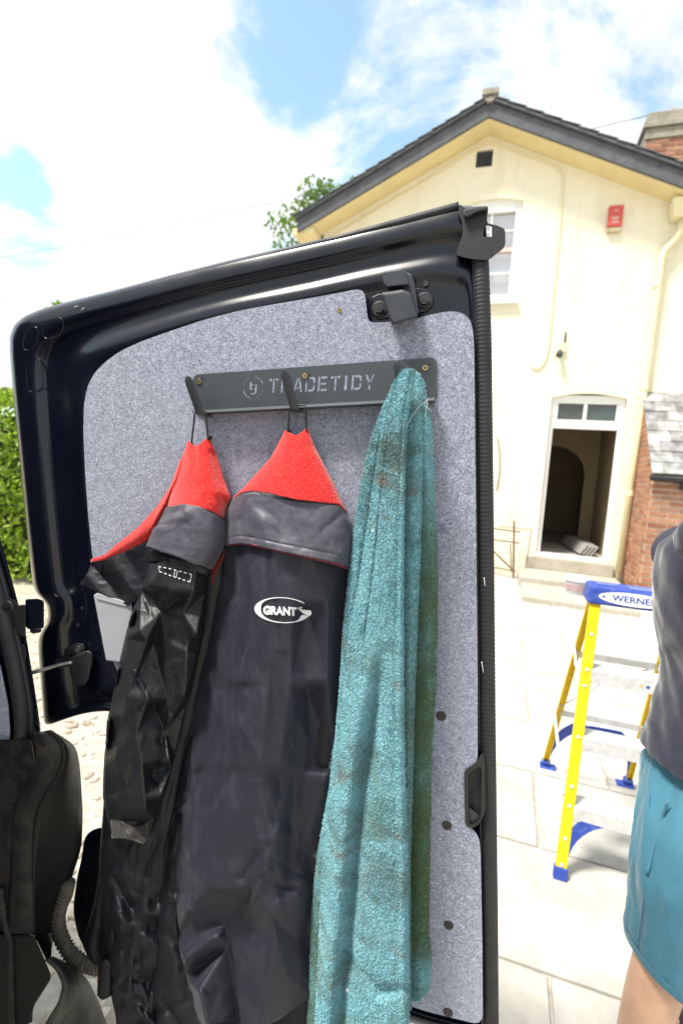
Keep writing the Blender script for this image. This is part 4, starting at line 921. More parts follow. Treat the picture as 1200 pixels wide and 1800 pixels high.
# folded shelf lip along the bottom
sh = MB().box(rk(RL/2+.004, -RH-.0002, .0125), (rx, ry, rz), (RL-.012, .0022, .025)).build('shelf', M_rack, rack); bevel(sh, .0008, 2)
ledge_mat = simple('pale_steel_edge', (.18, .19, .20), .32, .3, .1, 40)  # paler strip along the front edge of the shelf
MB().box(rk(RL/2+.004, -RH+.0006, .0254), (rx, ry, rz), (RL-.012, .0038, .0014)).build('shelf_edge', ledge_mat, rack)
def hook(base_px, tip_px, wpx):
    a, b_ = rk_px(*base_px); a += wpx; wd_ = .0140; out = []
    n_ = 12; Lh = .052
    prof_ = [(.002, -.0035), (.024, -.0035), (.0285, -.002), (.031, .003), (.036, .016), (.041, .030), (.0455, .044), (.0475, .050)]
    vv_ = []; m = len(prof_)
    for k, (z_, y_) in enumerate(prof_):
        hw = wd_/2 if k < m-2 else wd_/2*(1 if k == m-2 else .55)
        for sx in (-1, 0, 1):
            lean = -.16*max(0, y_)
            vv_.append(rk(a+sx*hw+lean, -RH+y_+(0.0022 if (k == m-1 and sx == 0) else 0)-.001, z_))
    ff = [(3*k+j, 3*k+j+1, 3*k+j+4, 3*k+j+3) for k in range(m-1) for j in (0, 1)]
    o = mobj('hook', vv_, ff, M_rack, rack, True); solid(o, .0022); bevel(o, .0006, 2); return o
hook((355, 725), (333, 680), .013); hook((524, 716), (512, 667), .004); hook((716, 706), (705, 655), .0)
for q in ((350, 671), (536, 661), (747, 647)): screw(rack, q, .0162, .0050)

# ================================================================== GARMENTS
def seg_ridge(x, y, p, q, amp, wid, soft=1.):
    p = np.array(p, float); q = np.array(q, float); d = q-p; L2 = d@d
    t = np.clip(((x-p[0])*d[0]+(y-p[1])*d[1])/L2, 0, 1); dist = np.hypot(x-p[0]-t*d[0], y-p[1]-t*d[1])
    return amp*np.exp(-(dist/wid)**2)
def facet(x, y, p, q, amp, wid):      # a crease with straight flanks
    p = np.array(p, float); q = np.array(q, float); d = q-p; L2 = d@d
    t = np.clip(((x-p[0])*d[0]+(y-p[1])*d[1])/L2, 0, 1); dist = np.hypot(x-p[0]-t*d[0], y-p[1]-t*d[1])
    return amp*np.clip(1-dist/wid, 0, 1)**1.15
def creases(x, y, seed, n, box, amp, wid, ln, vert=1.):
    r = np.random.default_rng(seed); w = np.zeros_like(x)
    for _ in range(n):
        cx, cy = r.uniform(box[0], box[2]), r.uniform(box[1], box[3]); a = math.pi/2+r.normal()*.75/vert; L = ln*r.uniform(.4, 1.3); d = np.array([math.cos(a), math.sin(a)])*L/2
        k = r.normal()*6; w += facet(x+k*np.sin((y-cy)/L*3), y, (cx-d[0], cy-d[1]), (cx+d[0], cy+d[1]), amp*r.choice((-1, 1))*r.uniform(.4, 1.2), wid*r.uniform(.5, 1.4))
    return w
def edge(s, p=.5): return np.clip(1-(2*s-1)**2, 0, 1)**p

# --- right jacket (with the stitched badge)
JB = thing('jacket', 'navy work jacket with white oval badge, hanging from the middle hook', 'jacket', dp(470, 1790, .04))
from mathutils.geometry import delaunay_2d_cdt
def facets(ctrl, x, y, rounds=2, fallback=.03):
    c = np.array(ctrl, float); vs_, _, tris, ov_, _, _ = delaunay_2d_cdt([Vector((a, b_)) for a, b_ in c[:, :2]], [], [], 0, 1e-4)
    idx = [o_[0] for o_ in ov_]; P = np.array([tuple(v_) for v_ in vs_]); W = c[idx, 2]; out = np.full(x.shape, np.nan)
    for t_ in tris:
        a, b_, d = (P[k] for k in t_); den = (b_[1]-d[1])*(a[0]-d[0])+(d[0]-b_[0])*(a[1]-d[1])
        if abs(den) < 1e-9: continue
        l1 = ((b_[1]-d[1])*(x-d[0])+(d[0]-b_[0])*(y-d[1]))/den; l2 = ((d[1]-a[1])*(x-d[0])+(a[0]-d[0])*(y-d[1]))/den; l3 = 1-l1-l2
        m_ = (l1 >= -1e-6) & (l2 >= -1e-6) & (l3 >= -1e-6); out[m_] = (l1*W[t_[0]]+l2*W[t_[1]]+l3*W[t_[2]])[m_]
    bad = np.isnan(out)
    if bad.any():
        X = np.stack([x[bad], y[bad]], 1); d2 = ((X[:, None]-c[None, :, :2])**2).sum(2); out[bad] = c[d2.argmin(1), 2]
    for _ in range(rounds):
        p = np.pad(out, 1, mode='edge'); out = (p[1:-1, 1:-1]*4+p[:-2, 1:-1]+p[2:, 1:-1]+p[1:-1, :-2]+p[1:-1, 2:])/8
    return out
CB = [(392, 950, .03), (430, 948, .062), (480, 952, .078), (540, 965, .072), (612, 985, .03), (388, 1040, .03), (405, 1060, .056), (445, 1055, .082), (475, 1062, .092), (515, 1060, .080), (540, 1070, .054), (575, 1060, .064), (612, 1060, .03),
      (347, 1200, .03), (375, 1190, .060), (402, 1210, .074), (425, 1195, .090), (470, 1205, .099), (510, 1200, .082), (540, 1210, .046), (575, 1200, .060), (604, 1200, .03), (318, 1350, .03), (350, 1345, .064), (382, 1360, .078), (410, 1340, .094), (455, 1355, .104), (490, 1350, .090), (515, 1360, .058), (545, 1350, .044), (575, 1360, .054), (592, 1350, .03),
      (298, 1505, .03), (325, 1500, .070), (380, 1490, .094), (440, 1510, .104), (480, 1495, .098), (505, 1500, .068), (535, 1500, .048), (567, 1500, .03), (360, 1560, .099), (414, 1588, .076), (408, 1566, .100), (450, 1556, .102), (470, 1600, .099), (500, 1560, .074), (347, 1642, .066), (395, 1626, .062), (440, 1630, .068), (484, 1648, .092),
      (302, 1570, .03), (325, 1600, .088), (310, 1640, .03), (322, 1690, .098), (380, 1647, .088), (350, 1740, .110), (363, 1800, .115), (395, 1850, .115), (402, 1659, .060), (412, 1730, .056), (419, 1800, .054), (425, 1850, .054), (461, 1781, .100), (470, 1720, .098), (445, 1850, .09), (525, 1569, .072), (520, 1650, .058), (505, 1720, .078), (550, 1745, .045), (551, 1640, .03), (328, 1716, .05), (342, 1772, .04), (366, 1850, .03), (500, 1790, .07), (560, 1540, .03)]
CS = [(264, 984, .045), (300, 981, .082), (345, 998, .076), (364, 1010, .045), (250, 1034, .045), (262, 1030, .086), (275, 1046, .058), (300, 1038, .088), (312, 1054, .066), (340, 1040, .086), (361, 1040, .045), (222, 1120, .045), (243, 1112, .090), (258, 1125, .084), (270, 1128, .052), (300, 1120, .068), (330, 1124, .074), (346, 1116, .088), (357, 1120, .045), (285, 1075, .062), (322, 1080, .078),
      (198, 1232, .045), (225, 1222, .094), (258, 1232, .088), (270, 1237, .052), (295, 1226, .064), (318, 1232, .076), (324, 1222, .086), (331, 1230, .045), (185, 1340, .045), (205, 1332, .090), (250, 1342, .094), (271, 1352, .058), (285, 1332, .066), (298, 1338, .086), (307, 1340, .045), (215, 1280, .080), (240, 1290, .096), (290, 1285, .060), (182, 1400, .045), (200, 1406, .078), (225, 1392, .096), (255, 1400, .100), (270, 1406, .072), (283, 1398, .084), (288, 1400, .045),
      (191, 1442, .055), (212, 1440, .074), (228, 1424, .094), (240, 1442, .062), (256, 1424, .096), (270, 1440, .06), (198, 1473, .058), (229, 1474, .086), (253, 1483, .084), (261, 1471, .058)]
def asym(s, c, wl, wr, amp): d = s-c; return amp*np.exp(-(d/np.where(d < 0, wl, wr))**2)
def wB(s, t, x, y):
    w = facets(CB, x, y, 7)*np.clip(np.minimum(s, 1-s)*40, .35, 1)**.25
    w += .004*(fbm(s*5+.8*t, t*1.1, 21, 2)-.5)*2*np.clip(t*4, 0, 1)
    w += creases(x, y, 5, 16, (320, 1050, 560, 1560), .0032, 22, 220, 3.0)+creases(x, y, 6, 22, (310, 1450, 550, 1820), .0032, 14, 70, .7)+creases(x, y, 16, 34, (310, 1030, 580, 1800), .0011, 7, 45, .7)
    return w
B_top = [(392, 950), (430, 945), (480, 950), (540, 962), (590, 975), (612, 985)]
B_bot = [(366, 1850), (400, 1835), (440, 1812), (490, 1792), (520, 1770), (551, 1748)]
B_left = [(392, 950), (394, 1000), (382, 1058), (362, 1133), (344, 1213), (327, 1302), (313, 1378), (304, 1444), (298, 1510), (302, 1570), (310, 1640), (325, 1710), (340, 1770), (366, 1850)]
B_right = [(612, 985), (612, 1060), (606, 1160), (600, 1260), (590, 1360), (575, 1450), (560, 1540), (552, 1640), (551, 1748)]
cloth('body', B_top, B_bot, B_left, B_right, wB, 150, 260, M_jack, JB)
cloth('back_panel', [(560, 1000), (600, 990), (620, 1000)], [(470, 1830), (520, 1815), (560, 1800)], [(560, 1000), (540, 1200), (520, 1400), (490, 1600), (470, 1830)], [(620, 1000), (615, 1200), (590, 1400), (572, 1600), (560, 1800)], lambda s, t, x, y: .016+.022*edge(s)+.006*(fbm(x/40, y/160, 8, 3)-.5), 30, 80, M_dark, JB)
cloth('sleeve', [(330, 1300), (345, 1290), (362, 1290)], [(246, 1850), (300, 1850), (372, 1850)], [(330, 1300), (308, 1400), (292, 1500), (281, 1570), (268, 1660), (256, 1750), (246, 1850)], [(362, 1290), (350, 1400), (345, 1500), (345, 1600), (352, 1700), (372, 1850)],
      lambda s, t, x, y: .018+.030*edge(s)+.012*(fbm(s*4, t*5, 14, 3)-.5)+creases(x, y, 45, 30, (250, 1350, 370, 1820), .005, 14, 100, 1.), 40, 110, M_dark, JB)
# collar: fleece lining on show, nylon collar folded down over the shoulders
Rtop = [(502, 756), (510, 762), (521, 767), (531, 760), (540, 751)]
Rbot = [(408, 878), (425, 866), (445, 863), (475, 867), (493, 872), (521, 878), (564, 883), (597, 887), (610, 903)]
def wR(s, t, x, y): return .028+(.014+.038*t**.8)*edge(s, .55)+.004*(fbm(s*5, t*2, 51, 3)-.5)*t+.0008*(fbm(x/5, y/5, 52, 2)-.5)
cloth('fleece_lining', Rtop, Rbot, [(502, 756), (497, 768), (477, 805), (456, 829), (434, 853), (408, 878)], [(540, 751), (553, 788), (571, 822), (588, 855), (599, 879), (610, 903)], wR, 90, 70, M_fleece, JB, .003, 2)
def wF(s, t, x, y):
    return creases(x, y, 25, 9, (400, 880, 620, 990), .0022, 16, 55, .9)+.026+(.050+.016*t)*edge(s, .42)+.0035*(fbm(s*6, t*2, 61, 3)-.5)*2+facet(x, y, (460, 910), (468, 955), .003, 18)+facet(x, y, (408, 900), (440, 866), .004, 20)-.0016*np.exp(-((t-.86)/.02)**2)+.002*(fbm(x/30, y/30, 62, 3, True)-.6)
F_top = [(408, 878), (425, 869), (445, 866), (475, 872), (493, 876), (521, 881), (564, 885), (597, 890), (610, 905)]
F_bot = [(395, 958), (423, 955), (445, 958), (488, 968), (542, 979), (586, 988), (616, 999)]
flapB = cloth('collar', F_top, F_bot, [(408, 878), (397, 900), (394, 931), (395, 958)], [(610, 905), (618, 924), (622, 950), (616, 999)], wF, 110, 50, M_flap, JB, .002, 2)
cloth('collar_edge', [(395, 956), (423, 953), (445, 956), (488, 966), (542, 977), (586, 986), (615, 997)], [(397, 960), (423, 957), (445, 960), (488, 970), (542, 982), (586, 992), (614, 1003)], [(395, 956), (397, 960)], [(615, 997), (614, 1003)], lambda s, t, x, y: .024+.0645*edge(s, .42), 80, 3, mat_fabric('red_binding', (.12, .012, .02), (.2, .02, .03), .1, (.2, .1, .1)), JB, .001, 1)
def cord(parent, a, wa, b_, wb_, bend=(0, 0)):
    m_ = ((a[0]+b_[0])/2+bend[0], (a[1]+b_[1])/2+bend[1]); return pxtube('hanging_loop', [a, m_, b_], [wa, (wa+wb_)/2, wb_], .0016, M_plastic, parent, 14, 6, 2)
cord(JB, (509, 715), .040, (506, 764), .038); cord(JB, (538, 713), .040, (539, 760), .038, (-1, 0)); cord(JB, (509, 715), .040, (538, 713), .040, (0, -2))
pxtube('hanging_loop', [(506, 756), (512, 768), (521, 772), (530, 766), (537, 756)], .034, .0032, M_dark, JB, 18, 8)
# badge: oval swoosh and letters, stitched onto the cloth
def map_badge(name, pts2, faces, parent, lift=.0024):
    # pts2 in picture pixels; find the jacket surface under each point
    P = coons(B_top, B_bot, B_left, B_right, 150, 260, 3); s, t = np.meshgrid(np.linspace(0, 1, 150), np.linspace(0, 1, 260)); W = wB(s, t, P[..., 0], P[..., 1])
    sel = (P[..., 1] > 1020) & (P[..., 1] < 1120) & (P[..., 0] > 420) & (P[..., 0] < 580); X = P[sel]; Wv = W[sel]; ws = []
    for q in pts2:
        d2 = (X[:, 0]-q[0])**2+(X[:, 1]-q[1])**2; k = np.argsort(d2)[:10]; k_ = 1/(d2[k]+.5); ws.append((Wv[k]*k_).sum()/k_.sum())
    o = mobj(name, dpv(np.array(pts2), np.array(ws)+lift), faces, M_thread, parent); solid(o, .0008); return o
bc_ = np.array([496.5, 1072.5]); sx_, sy_ = 49.0, 22.5; sw_p = []; nA = 60
for k in range(nA+1):
    a = R_(-32+ -1*0)+ (R_(318))*k/nA      # runs anticlockwise from upper right round to the bar
    th = 1-(.02+.16*(0.5-0.5*math.cos(a-0*math.pi))**1.6)
    co, si = math.cos(-a-R_(4)), math.sin(-a-R_(4))
    u_ = k/nA; a2 = R_(38)+R_(302)*u_; co, si = math.cos(a2), math.sin(a2)
    wdt = .055+.17*math.exp(-((a2-math.pi)/.75)**2)+.20*math.exp(-((a2-R_(335))/.42)**2); 
    wdt *= min(1, u_/.06+.25)
    sw_p.append((bc_[0]+sx_*co+si*0, bc_[1]-sy_*si+.05*sx_*co)); sw_p.append((bc_[0]+sx_*(1-wdt)*co, bc_[1]-sy_*(1-wdt*.9)*si+.05*sx_*co))
fa = [(2*k, 2*k+1, 2*k+3, 2*k+2) for k in range(nA)]
map_badge('badge_oval', sw_p, fa, JB)
map_badge('badge_bar', [(525, 1071), (546, 1073), (547.5, 1078), (544, 1083), (533, 1078.5)], [(0, 1, 2, 3, 4)], JB)
v, f = text2d('GRANT', 25, 1.35, 0); v = v-v.mean(0); wv = v[:, 0].max()-v[:, 0].min(); hv = v[:, 1].max()-v[:, 1].min()
vx = (v[:, 0]-v[:, 0].min())/wv; vy = (v[:, 1]-v[:, 1].min())/hv
map_badge('badge_letters', np.stack([463+vx*58, 1080+vx*3-vy*15.5], 1), f, JB)
v, f = text2d('UK', 6, .12, 0); v = v-v.mean(0); wv = v[:, 0].max()-v[:, 0].min(); hv = v[:, 1].max()-v[:, 1].min()
map_badge('badge_letters', np.stack([523.5+(v[:, 0]-v[:, 0].min())/wv*8, 1071-(v[:, 1]-v[:, 1].min())/hv*4], 1), f, JB)

# --- left jacket (waxed black sleeve forward)
JA = thing('jacket', 'worn black waxed jacket with dusty cuff, hanging from the left hook', 'jacket', dp(260, 1790, .04))
JA['group'] = JB['group'] = 'work jackets hung on the rack'
# collar wing thrown out to the left
cloth('fleece_lining', [(323, 800), (319, 807), (302, 853), (277, 891), (244, 928), (207, 957), (186, 976), (161, 983)], [(300, 885), (292, 892), (271, 930), (261, 951), (223, 968), (200, 978), (186, 983), (161, 988)], [(323, 800), (300, 885)], [(161, 983), (161, 988)], lambda s, t, x, y: .030+.016*np.sin(np.pi*np.clip(t, 0, 1))*(1-s)+.004*(1-s), 60, 16, M_fleece, JA, .003, 1)
cloth('collar_wing', [(161, 988), (186, 984), (223, 969), (261, 952), (285, 940)], [(142, 1027), (173, 1041), (208, 1055), (223, 1067), (236, 1057), (262, 1040)], [(161, 988), (154, 1008), (142, 1027)], [(285, 940), (275, 990), (262, 1040)],
      lambda s, t, x, y: .024+.020*s+facet(x, y, (165, 995), (225, 1060), -.010, 22)+facet(x, y, (200, 990), (240, 1050), .009, 28)+.004*(fbm(x/30, y/30, 71, 3, True)-.6), 60, 50, M_dark, JA, .002, 1)
# dark body behind
cloth('body', [(250, 985), (300, 985), (372, 995), (396, 960)], [(205, 1850), (225, 1850), (250, 1850), (275, 1850)], [(250, 985), (238, 1060), (215, 1180), (196, 1280), (184, 1400), (178, 1480), (176, 1540), (178, 1600), (186, 1660), (190, 1720), (205, 1790), (205, 1850)], [(396, 960), (396, 1020), (380, 1120), (352, 1260), (322, 1390), (304, 1500), (294, 1600), (285, 1720), (275, 1850)],
      lambda s, t, x, y: .014+(.020+.020*t)*edge(s)+.010*(fbm(s*5, t*6, 81, 3)-.5)*np.clip(t*3, 0, 1)+.010*(fbm(x/60, y/45, 82, 3, True)-.6)*np.clip((y-1450)/100, 0, 1)-facet(x, y, (178, 1650), (290, 1630), .012, 30)+facet(x, y, (195, 1600), (270, 1655), .012, 30)-facet(x, y, (190, 1715), (285, 1730), .010, 24)+creases(x, y, 35, 40, (180, 1450, 300, 1820), .006, 16, 90, .8), 90, 220, M_dark, JA)
cloth('lower_edge', [(178, 1470), (186, 1480), (200, 1490)], [(176, 1700), (190, 1712), (205, 1720)], [(178, 1470), (174, 1540), (168, 1580), (156, 1625), (145, 1660), (160, 1690), (176, 1700)], [(200, 1490), (200, 1560), (200, 1620), (203, 1680), (205, 1720)], lambda s, t, x, y: .006+.022*s+.006*np.sin(s*9)+.004*(fbm(x/25, y/70, 83, 3)-.5), 24, 60, M_dark, JA)
cloth('cuff_tab', [(176, 1690), (186, 1686), (196, 1690)], [(173, 1748), (181, 1757), (194, 1750)], [(176, 1690), (174, 1720), (173, 1748)], [(196, 1690), (196, 1720), (194, 1750)], lambda s, t, x, y: .030+.010*edge(s), 14, 20, M_dark, JA, .004)
# waxed sleeve in front
S_top = [(264, 984), (290, 978), (320, 986), (345, 996), (364, 1008)]
S_bot = [(198, 1473), (212, 1472), (229, 1474), (242, 1480), (253, 1483), (261, 1471)]
S_left = [(264, 984), (257, 1011), (250, 1032), (238, 1060), (226, 1099), (212, 1160), (196, 1239), (189, 1267), (183, 1356), (182, 1400), (190, 1440), (198, 1473)]
S_right = [(364, 1008), (362, 1036), (358, 1111), (340, 1191), (318, 1289), (296, 1378), (275, 1427), (261, 1471)]
def wS(s, t, x, y):
    w = facets(CS, x, y, 5)*np.clip(np.minimum(s, 1-s)*40, .35, 1)**.25
    w += creases(x, y, 9, 26, (190, 1020, 360, 1470), .0026, 11, 70, 1.)+creases(x, y, 19, 40, (190, 1000, 360, 1470), .0012, 6, 34, .6)
    return w
sleeve = cloth('sleeve', S_top, S_bot, S_left, S_right, wS, 110, 220, M_shiny, JA, .002)
cloth('cuff', [(193, 1440), (210, 1443), (232, 1452), (250, 1452), (264, 1440)], [(198, 1474), (212, 1473), (229, 1475), (242, 1481), (253, 1484), (261, 1472)], [(193, 1440), (198, 1474)], [(264, 1440), (261, 1472)], lambda s, t, x, y: wS(s, .93+.07*t, x, y)+.0028, 40, 16, M_cuff, JA, .0016)
stp = lambda x, y: .072
for path in ([(279, 996), (300, 1000), (337, 1010)], [(281, 1005), (300, 1012), (334, 1023)], [(279, 996), (281, 1005)], [(337, 1010), (334, 1023)], [(308, 1003), (306, 1013)], [(312, 1004), (310, 1015)]):
    n_ = 14; q = resample(path, n_)
    for k in range(0, n_-1, 2): pxtube('stitch', [tuple(q[k]), tuple(q[k+1])], .0865, .0007, M_thread, JA, 3, 5, 0)
# collar: fleece above, nylon folded down
cloth('fleece_lining', [(332, 775), (338, 781), (346, 786), (357, 777), (367, 768)], [(294, 892), (323, 889), (348, 891), (373, 899), (393, 912)], [(332, 775), (323, 799), (307, 837), (298, 870), (294, 892)], [(367, 768), (382, 807), (394, 845), (405, 874), (393, 912)],
      lambda s, t, x, y: .030+(.012+.040*t)*edge(s, .5)+.004*(fbm(s*4, t*3, 101, 3)-.5)+.0008*(fbm(x/5, y/5, 102, 2)-.5)-facet(x, y, (374, 800), (398, 900), .006, 14), 70, 70, M_fleece, JA, .003, 2)
cloth('collar', [(292, 893), (322, 886), (350, 890), (373, 902), (394, 914)], [(258, 960), (285, 969), (317, 980), (350, 992), (372, 1002)], [(292, 893), (282, 922), (271, 929), (258, 960)], [(394, 914), (396, 938), (392, 966), (372, 1002)],
      lambda s, t, x, y: .034+(.050+.014*t)*edge(s*.93+.07, .45)+facet(x, y, (275, 925), (325, 900), .007, 20)-facet(x, y, (290, 905), (318, 898), .004, 12)+.004*(fbm(s*4, t*3, 111, 3)-.5)+.002*(fbm(x/22, y/22, 112, 3, True)-.6), 80, 56, M_flap, JA, .002, 1)
cloth('under_collar', [(262, 965), (290, 972), (320, 983), (372, 1003)], [(264, 988), (290, 984), (325, 996), (368, 1014)], [(262, 965), (264, 988)], [(372, 1003), (368, 1014)], lambda s, t, x, y: .050+.030*edge(s, .5), 40, 8, M_dark, JA)
cloth('lining_glimpse', [(372, 1000), (384, 985), (396, 965)], [(372, 1030), (380, 1010), (392, 985)], [(372, 1000), (372, 1030)], [(396, 965), (392, 985)], lambda s, t, x, y: .036+.0*s, 12, 10, mat_fabric('dark_red_lining', (.10, .008, .01), (.16, .012, .015), .05, (.2, .1, .1)), JA)
cord(JA, (343, 724), .040, (337, 778), .040); cord(JA, (362, 722), .040, (366, 774), .040); cord(JA, (343, 724), .040, (362, 722), .040, (0, -2))
pxtube('hanging_loop', [(334, 778), (342, 790), (350, 788), (358, 780), (372, 768)], .035, .0032, M_dark, JA, 18, 8)

# ================================================================== TOWEL
tow_v = []; tow_f = []; tow_g = []; loops = []; off_ = 0
def fold(top, bot, left, right, wf, ns, nt, green):
    global off_
    P = coons(top, bot, left, right, ns, nt, 2); s, t = np.meshgrid(np.linspace(0, 1, ns), np.linspace(0, 1, nt)); W = wf(s, t, P[..., 0], P[..., 1])+.0022*(fbm(P[..., 0]/16, P[..., 1]/26, 7, 3)-.5)*2
    X = dpv(P, W).reshape(nt, ns, 3); G = np.clip(green(s, t, P[..., 0], P[..., 1]), 0, 1)
    du = np.gradient(X, axis=1); dv = np.gradient(X, axis=0); N = np.cross(dv, du); N /= np.linalg.norm(N, axis=2)[..., None]+1e-12
    if (N.reshape(-1, 3)@DN).mean() < 0: N = -N
    tow_v.append(X.reshape(-1, 3)); tow_f.append(gridfaces(ns, nt)+off_); tow_g.append(G.ravel()); off_ += ns*nt
    ar = np.linalg.norm(np.cross(du, dv), axis=2); cell = ar[:-1, :-1].ravel(); tot_ = cell.sum(); nn = int(tot_/(.00130**2)); pk = RNG.choice(len(cell), nn, p=cell/tot_)
    i = pk//(ns-1); j = pk % (ns-1); a = RNG.random(nn)[:, None]; b_ = RNG.random(nn)[:, None]
    def bl(A): return A[i, j]*(1-a)*(1-b_)+A[i, j+1]*a*(1-b_)+A[i+1, j]*(1-a)*b_+A[i+1, j+1]*a*b_
    loops.append((bl(X), bl(N), bl(G[..., None])[:, 0]))
tl = dp(716, 646)
ng = lambda s, t, x, y: 0*s
# right-hand fold, moss stained
fold([(728, 664), (736, 656), (744, 672)], [(719, 1752), (732, 1762), (752, 1742)], [(728, 664), (734, 760), (736, 900), (732, 1050), (728, 1150), (722, 1367), (718, 1511), (716, 1650), (719, 1752)], [(744, 672), (750, 704), (757, 749), (760, 813), (763, 894), (768, 958), (768, 1071), (766, 1197), (760, 1276), (757, 1367), (755, 1475), (753, 1583), (753, 1638), (758, 1692), (752, 1742)],
     lambda s, t, x, y: .024+.020*edge(s*.94+.03, .5)*np.clip(t*12+.4, 0, 1), 26, 200, lambda s, t, x, y: np.clip((y-820)/260, 0, 1)*np.clip((1720-y)/80, .15, 1)*1.25)
# middle narrow fold
fold([(718, 652), (727, 649), (736, 656)], [(706, 1780), (714, 1790), (722, 1770)], [(718, 652), (712, 720), (708, 880), (704, 1100), (702, 1300), (702, 1500), (706, 1780)], [(736, 656), (744, 700), (743, 846), (739, 974), (733, 1103), (729, 1200), (725, 1367), (720, 1511), (722, 1770)],
     lambda s, t, x, y: .030+.024*edge(s*.94+.03, .5)*np.clip(t*12+.4, 0, 1), 20, 200, lambda s, t, x, y: np.clip((y-1000)/500, 0, .6))
# left back flap that ends above the hem
fold([(640, 930), (646, 926), (655, 928)], [(543, 1492), (552, 1508), (572, 1500)], [(640, 930), (622, 1010), (606, 1110), (594, 1210), (586, 1285), (572, 1335), (556, 1400), (545, 1450), (543, 1492)], [(655, 928), (640, 1050), (625, 1200), (610, 1300), (595, 1400), (572, 1500)],
     lambda s, t, x, y: .022+.014*edge(s*.94+.03, .5), 24, 130, lambda s, t, x, y: .15+.5*np.clip((y-1380)/120, 0, 1))
# left strip
fold([(700, 660), (704, 655), (709, 655)], [(536, 1850), (548, 1850), (572, 1850)], [(700, 660), (688, 682), (671, 722), (655, 764), (642, 815), (630, 880), (623, 928), (617, 990), (612, 1028), (604, 1100), (598, 1200), (590, 1300), (577, 1400), (562, 1480), (554, 1540), (549, 1604), (546, 1674), (544, 1740), (536, 1850)], [(709, 655), (700, 680), (680, 738), (668, 802), (654, 896), (638, 1009), (626, 1110), (616, 1210), (606, 1320), (592, 1420), (582, 1520), (574, 1660), (572, 1850)],
     lambda s, t, x, y: .034+.022*edge(s*.92+.04, .5)*np.clip(t*14+.4, 0, 1), 26, 230, lambda s, t, x, y: .55*np.clip((y-1480)/150, 0, 1)*(s < .5)+.35*np.clip((900-y)/120, 0, 1)*np.clip((y-700)/60, 0, 1)*(s < .4))
# main front fold with its lower ridge
def wM(s, t, x, y):
    rx_ = np.interp(y, [1100, 1161, 1276, 1338, 1475, 1602, 1764, 1850], [668, 654, 639, 628, 614, 603, 589, 582]); lowr = np.clip((y-1120)/120, 0, 1)
    w = .050+.040*edge(s*.93+.035, .42)+.018*s-.008*np.exp(-((s-.30)/.06)**2)*np.clip((1250-y)/150, 0, 1)*np.clip(t*14+.45, 0, 1)
    w += .018*np.exp(-((x-rx_+16)/15)**2)*lowr-.018*np.exp(-((x-rx_-15)/14)**2)*lowr
    w += .006*np.exp(-((s-.93)/.05)**2)-.004*np.exp(-((s-.45)/.12)**2)*np.clip((1150-y)/200, 0, 1)
    w -= facet(x, y, (605, 1670), (670, 1740), .008, 22); w -= facet(x, y, (670, 1740), (720, 1735), .006, 18)
    return w
fold([(706, 655), (716, 646), (727, 650)], [(552, 1850), (630, 1850), (719, 1850)], [(706, 655), (696, 672), (675, 735), (665, 802), (650, 896), (634, 1009), (616, 1103), (606, 1197), (594, 1323), (580, 1410), (568, 1511), (561, 1656), (552, 1850)], [(727, 650), (721, 690), (714, 730), (711, 782), (709, 880), (708, 1007), (708, 1197), (711, 1367), (715, 1475), (717, 1620), (719, 1850)],
     wM, 80, 260, lambda s, t, x, y: .35*np.clip((fbm(x/60, y/90, 77, 3)-.52)*6, 0, 1))
# the crown where it hangs on the hook
V = np.concatenate(tow_v); Fc = np.concatenate(tow_f)
towel = mobj('towel', V, Fc, M_towel, None, True, dp(650, 1790, .04)); tag(towel, 'stained teal towel hanging in long folds from the right hook', 'towel')
ga = towel.data.attributes.new('green', 'FLOAT', 'POINT'); ga.data.foreach_set('value', np.concatenate(tow_g)); solid(towel, .006, -1)
ORG[towel.name] = towel.location.copy()
LP, LN, LG = (np.concatenate([q[k] for q in loops]) for k in range(3))
n = len(LP); d = LN+RNG.normal(size=(n, 3))*.42+np.array([0, 0, -.45]); d /= np.linalg.norm(d, axis=1)[:, None]
t1 = np.cross(d, RNG.normal(size=(n, 3))); t1 /= np.linalg.norm(t1, axis=1)[:, None]; t2 = np.cross(d, t1); r0 = .00058; hL = (.0025*RNG.uniform(.6, 1.35, n))[:, None]
V = np.stack([LP+t1*r0, LP-t1*r0*.5+t2*r0*.87, LP-t1*r0*.5-t2*r0*.87, LP+d*hL*.7+t1*r0*.9, LP+d*hL*.7-t1*r0*.45+t2*r0*.8, LP+d*hL-t2*r0*.4], 1).reshape(-1, 3); i6 = np.arange(n)[:, None]*6
Fc = np.concatenate([i6+np.array([q]) for q in ((0, 1, 4), (0, 4, 3), (1, 2, 5), (1, 5, 4), (2, 0, 3), (2, 3, 5), (3, 4, 5))], 0)
tl_ = mobj('terry_loops', V, Fc, M_towel, towel, kind='stuff'); ga = tl_.data.attributes.new('green', 'FLOAT', 'POINT'); ga.data.foreach_set('value', np.repeat(LG, 6))
cloth('hem', [(613, 1040), (617, 1034), (622, 1040)], [(594, 1240), (600, 1244), (606, 1240)], [(613, 1040), (603, 1075), (596, 1100), (595, 1150), (594, 1200), (594, 1240)], [(622, 1040), (612, 1090), (606, 1150), (604, 1200), (606, 1240)], lambda s, t, x, y: .030+.012*s, 8, 50, M_orange, towel, .002)
for pth in ([(752, 702), (735, 715), (722, 735), (713, 752)], [(758, 722), (744, 712), (752, 703), (746, 735)]): pxtube('loose_thread', pth, .080, .00028, M_thread, towel, 24, 5, 3)
for q in ((654, 931), (662, 1380), (678, 1168), (648, 1560), (610, 1740), (668, 1385)):
    for k in range(3): pxtube('lint', [(q[0]+random.uniform(-4, 4), q[1]+random.uniform(-5, 5)) for _ in range(3)], .094, .0004, M_thread, towel, 8, 5, 2)

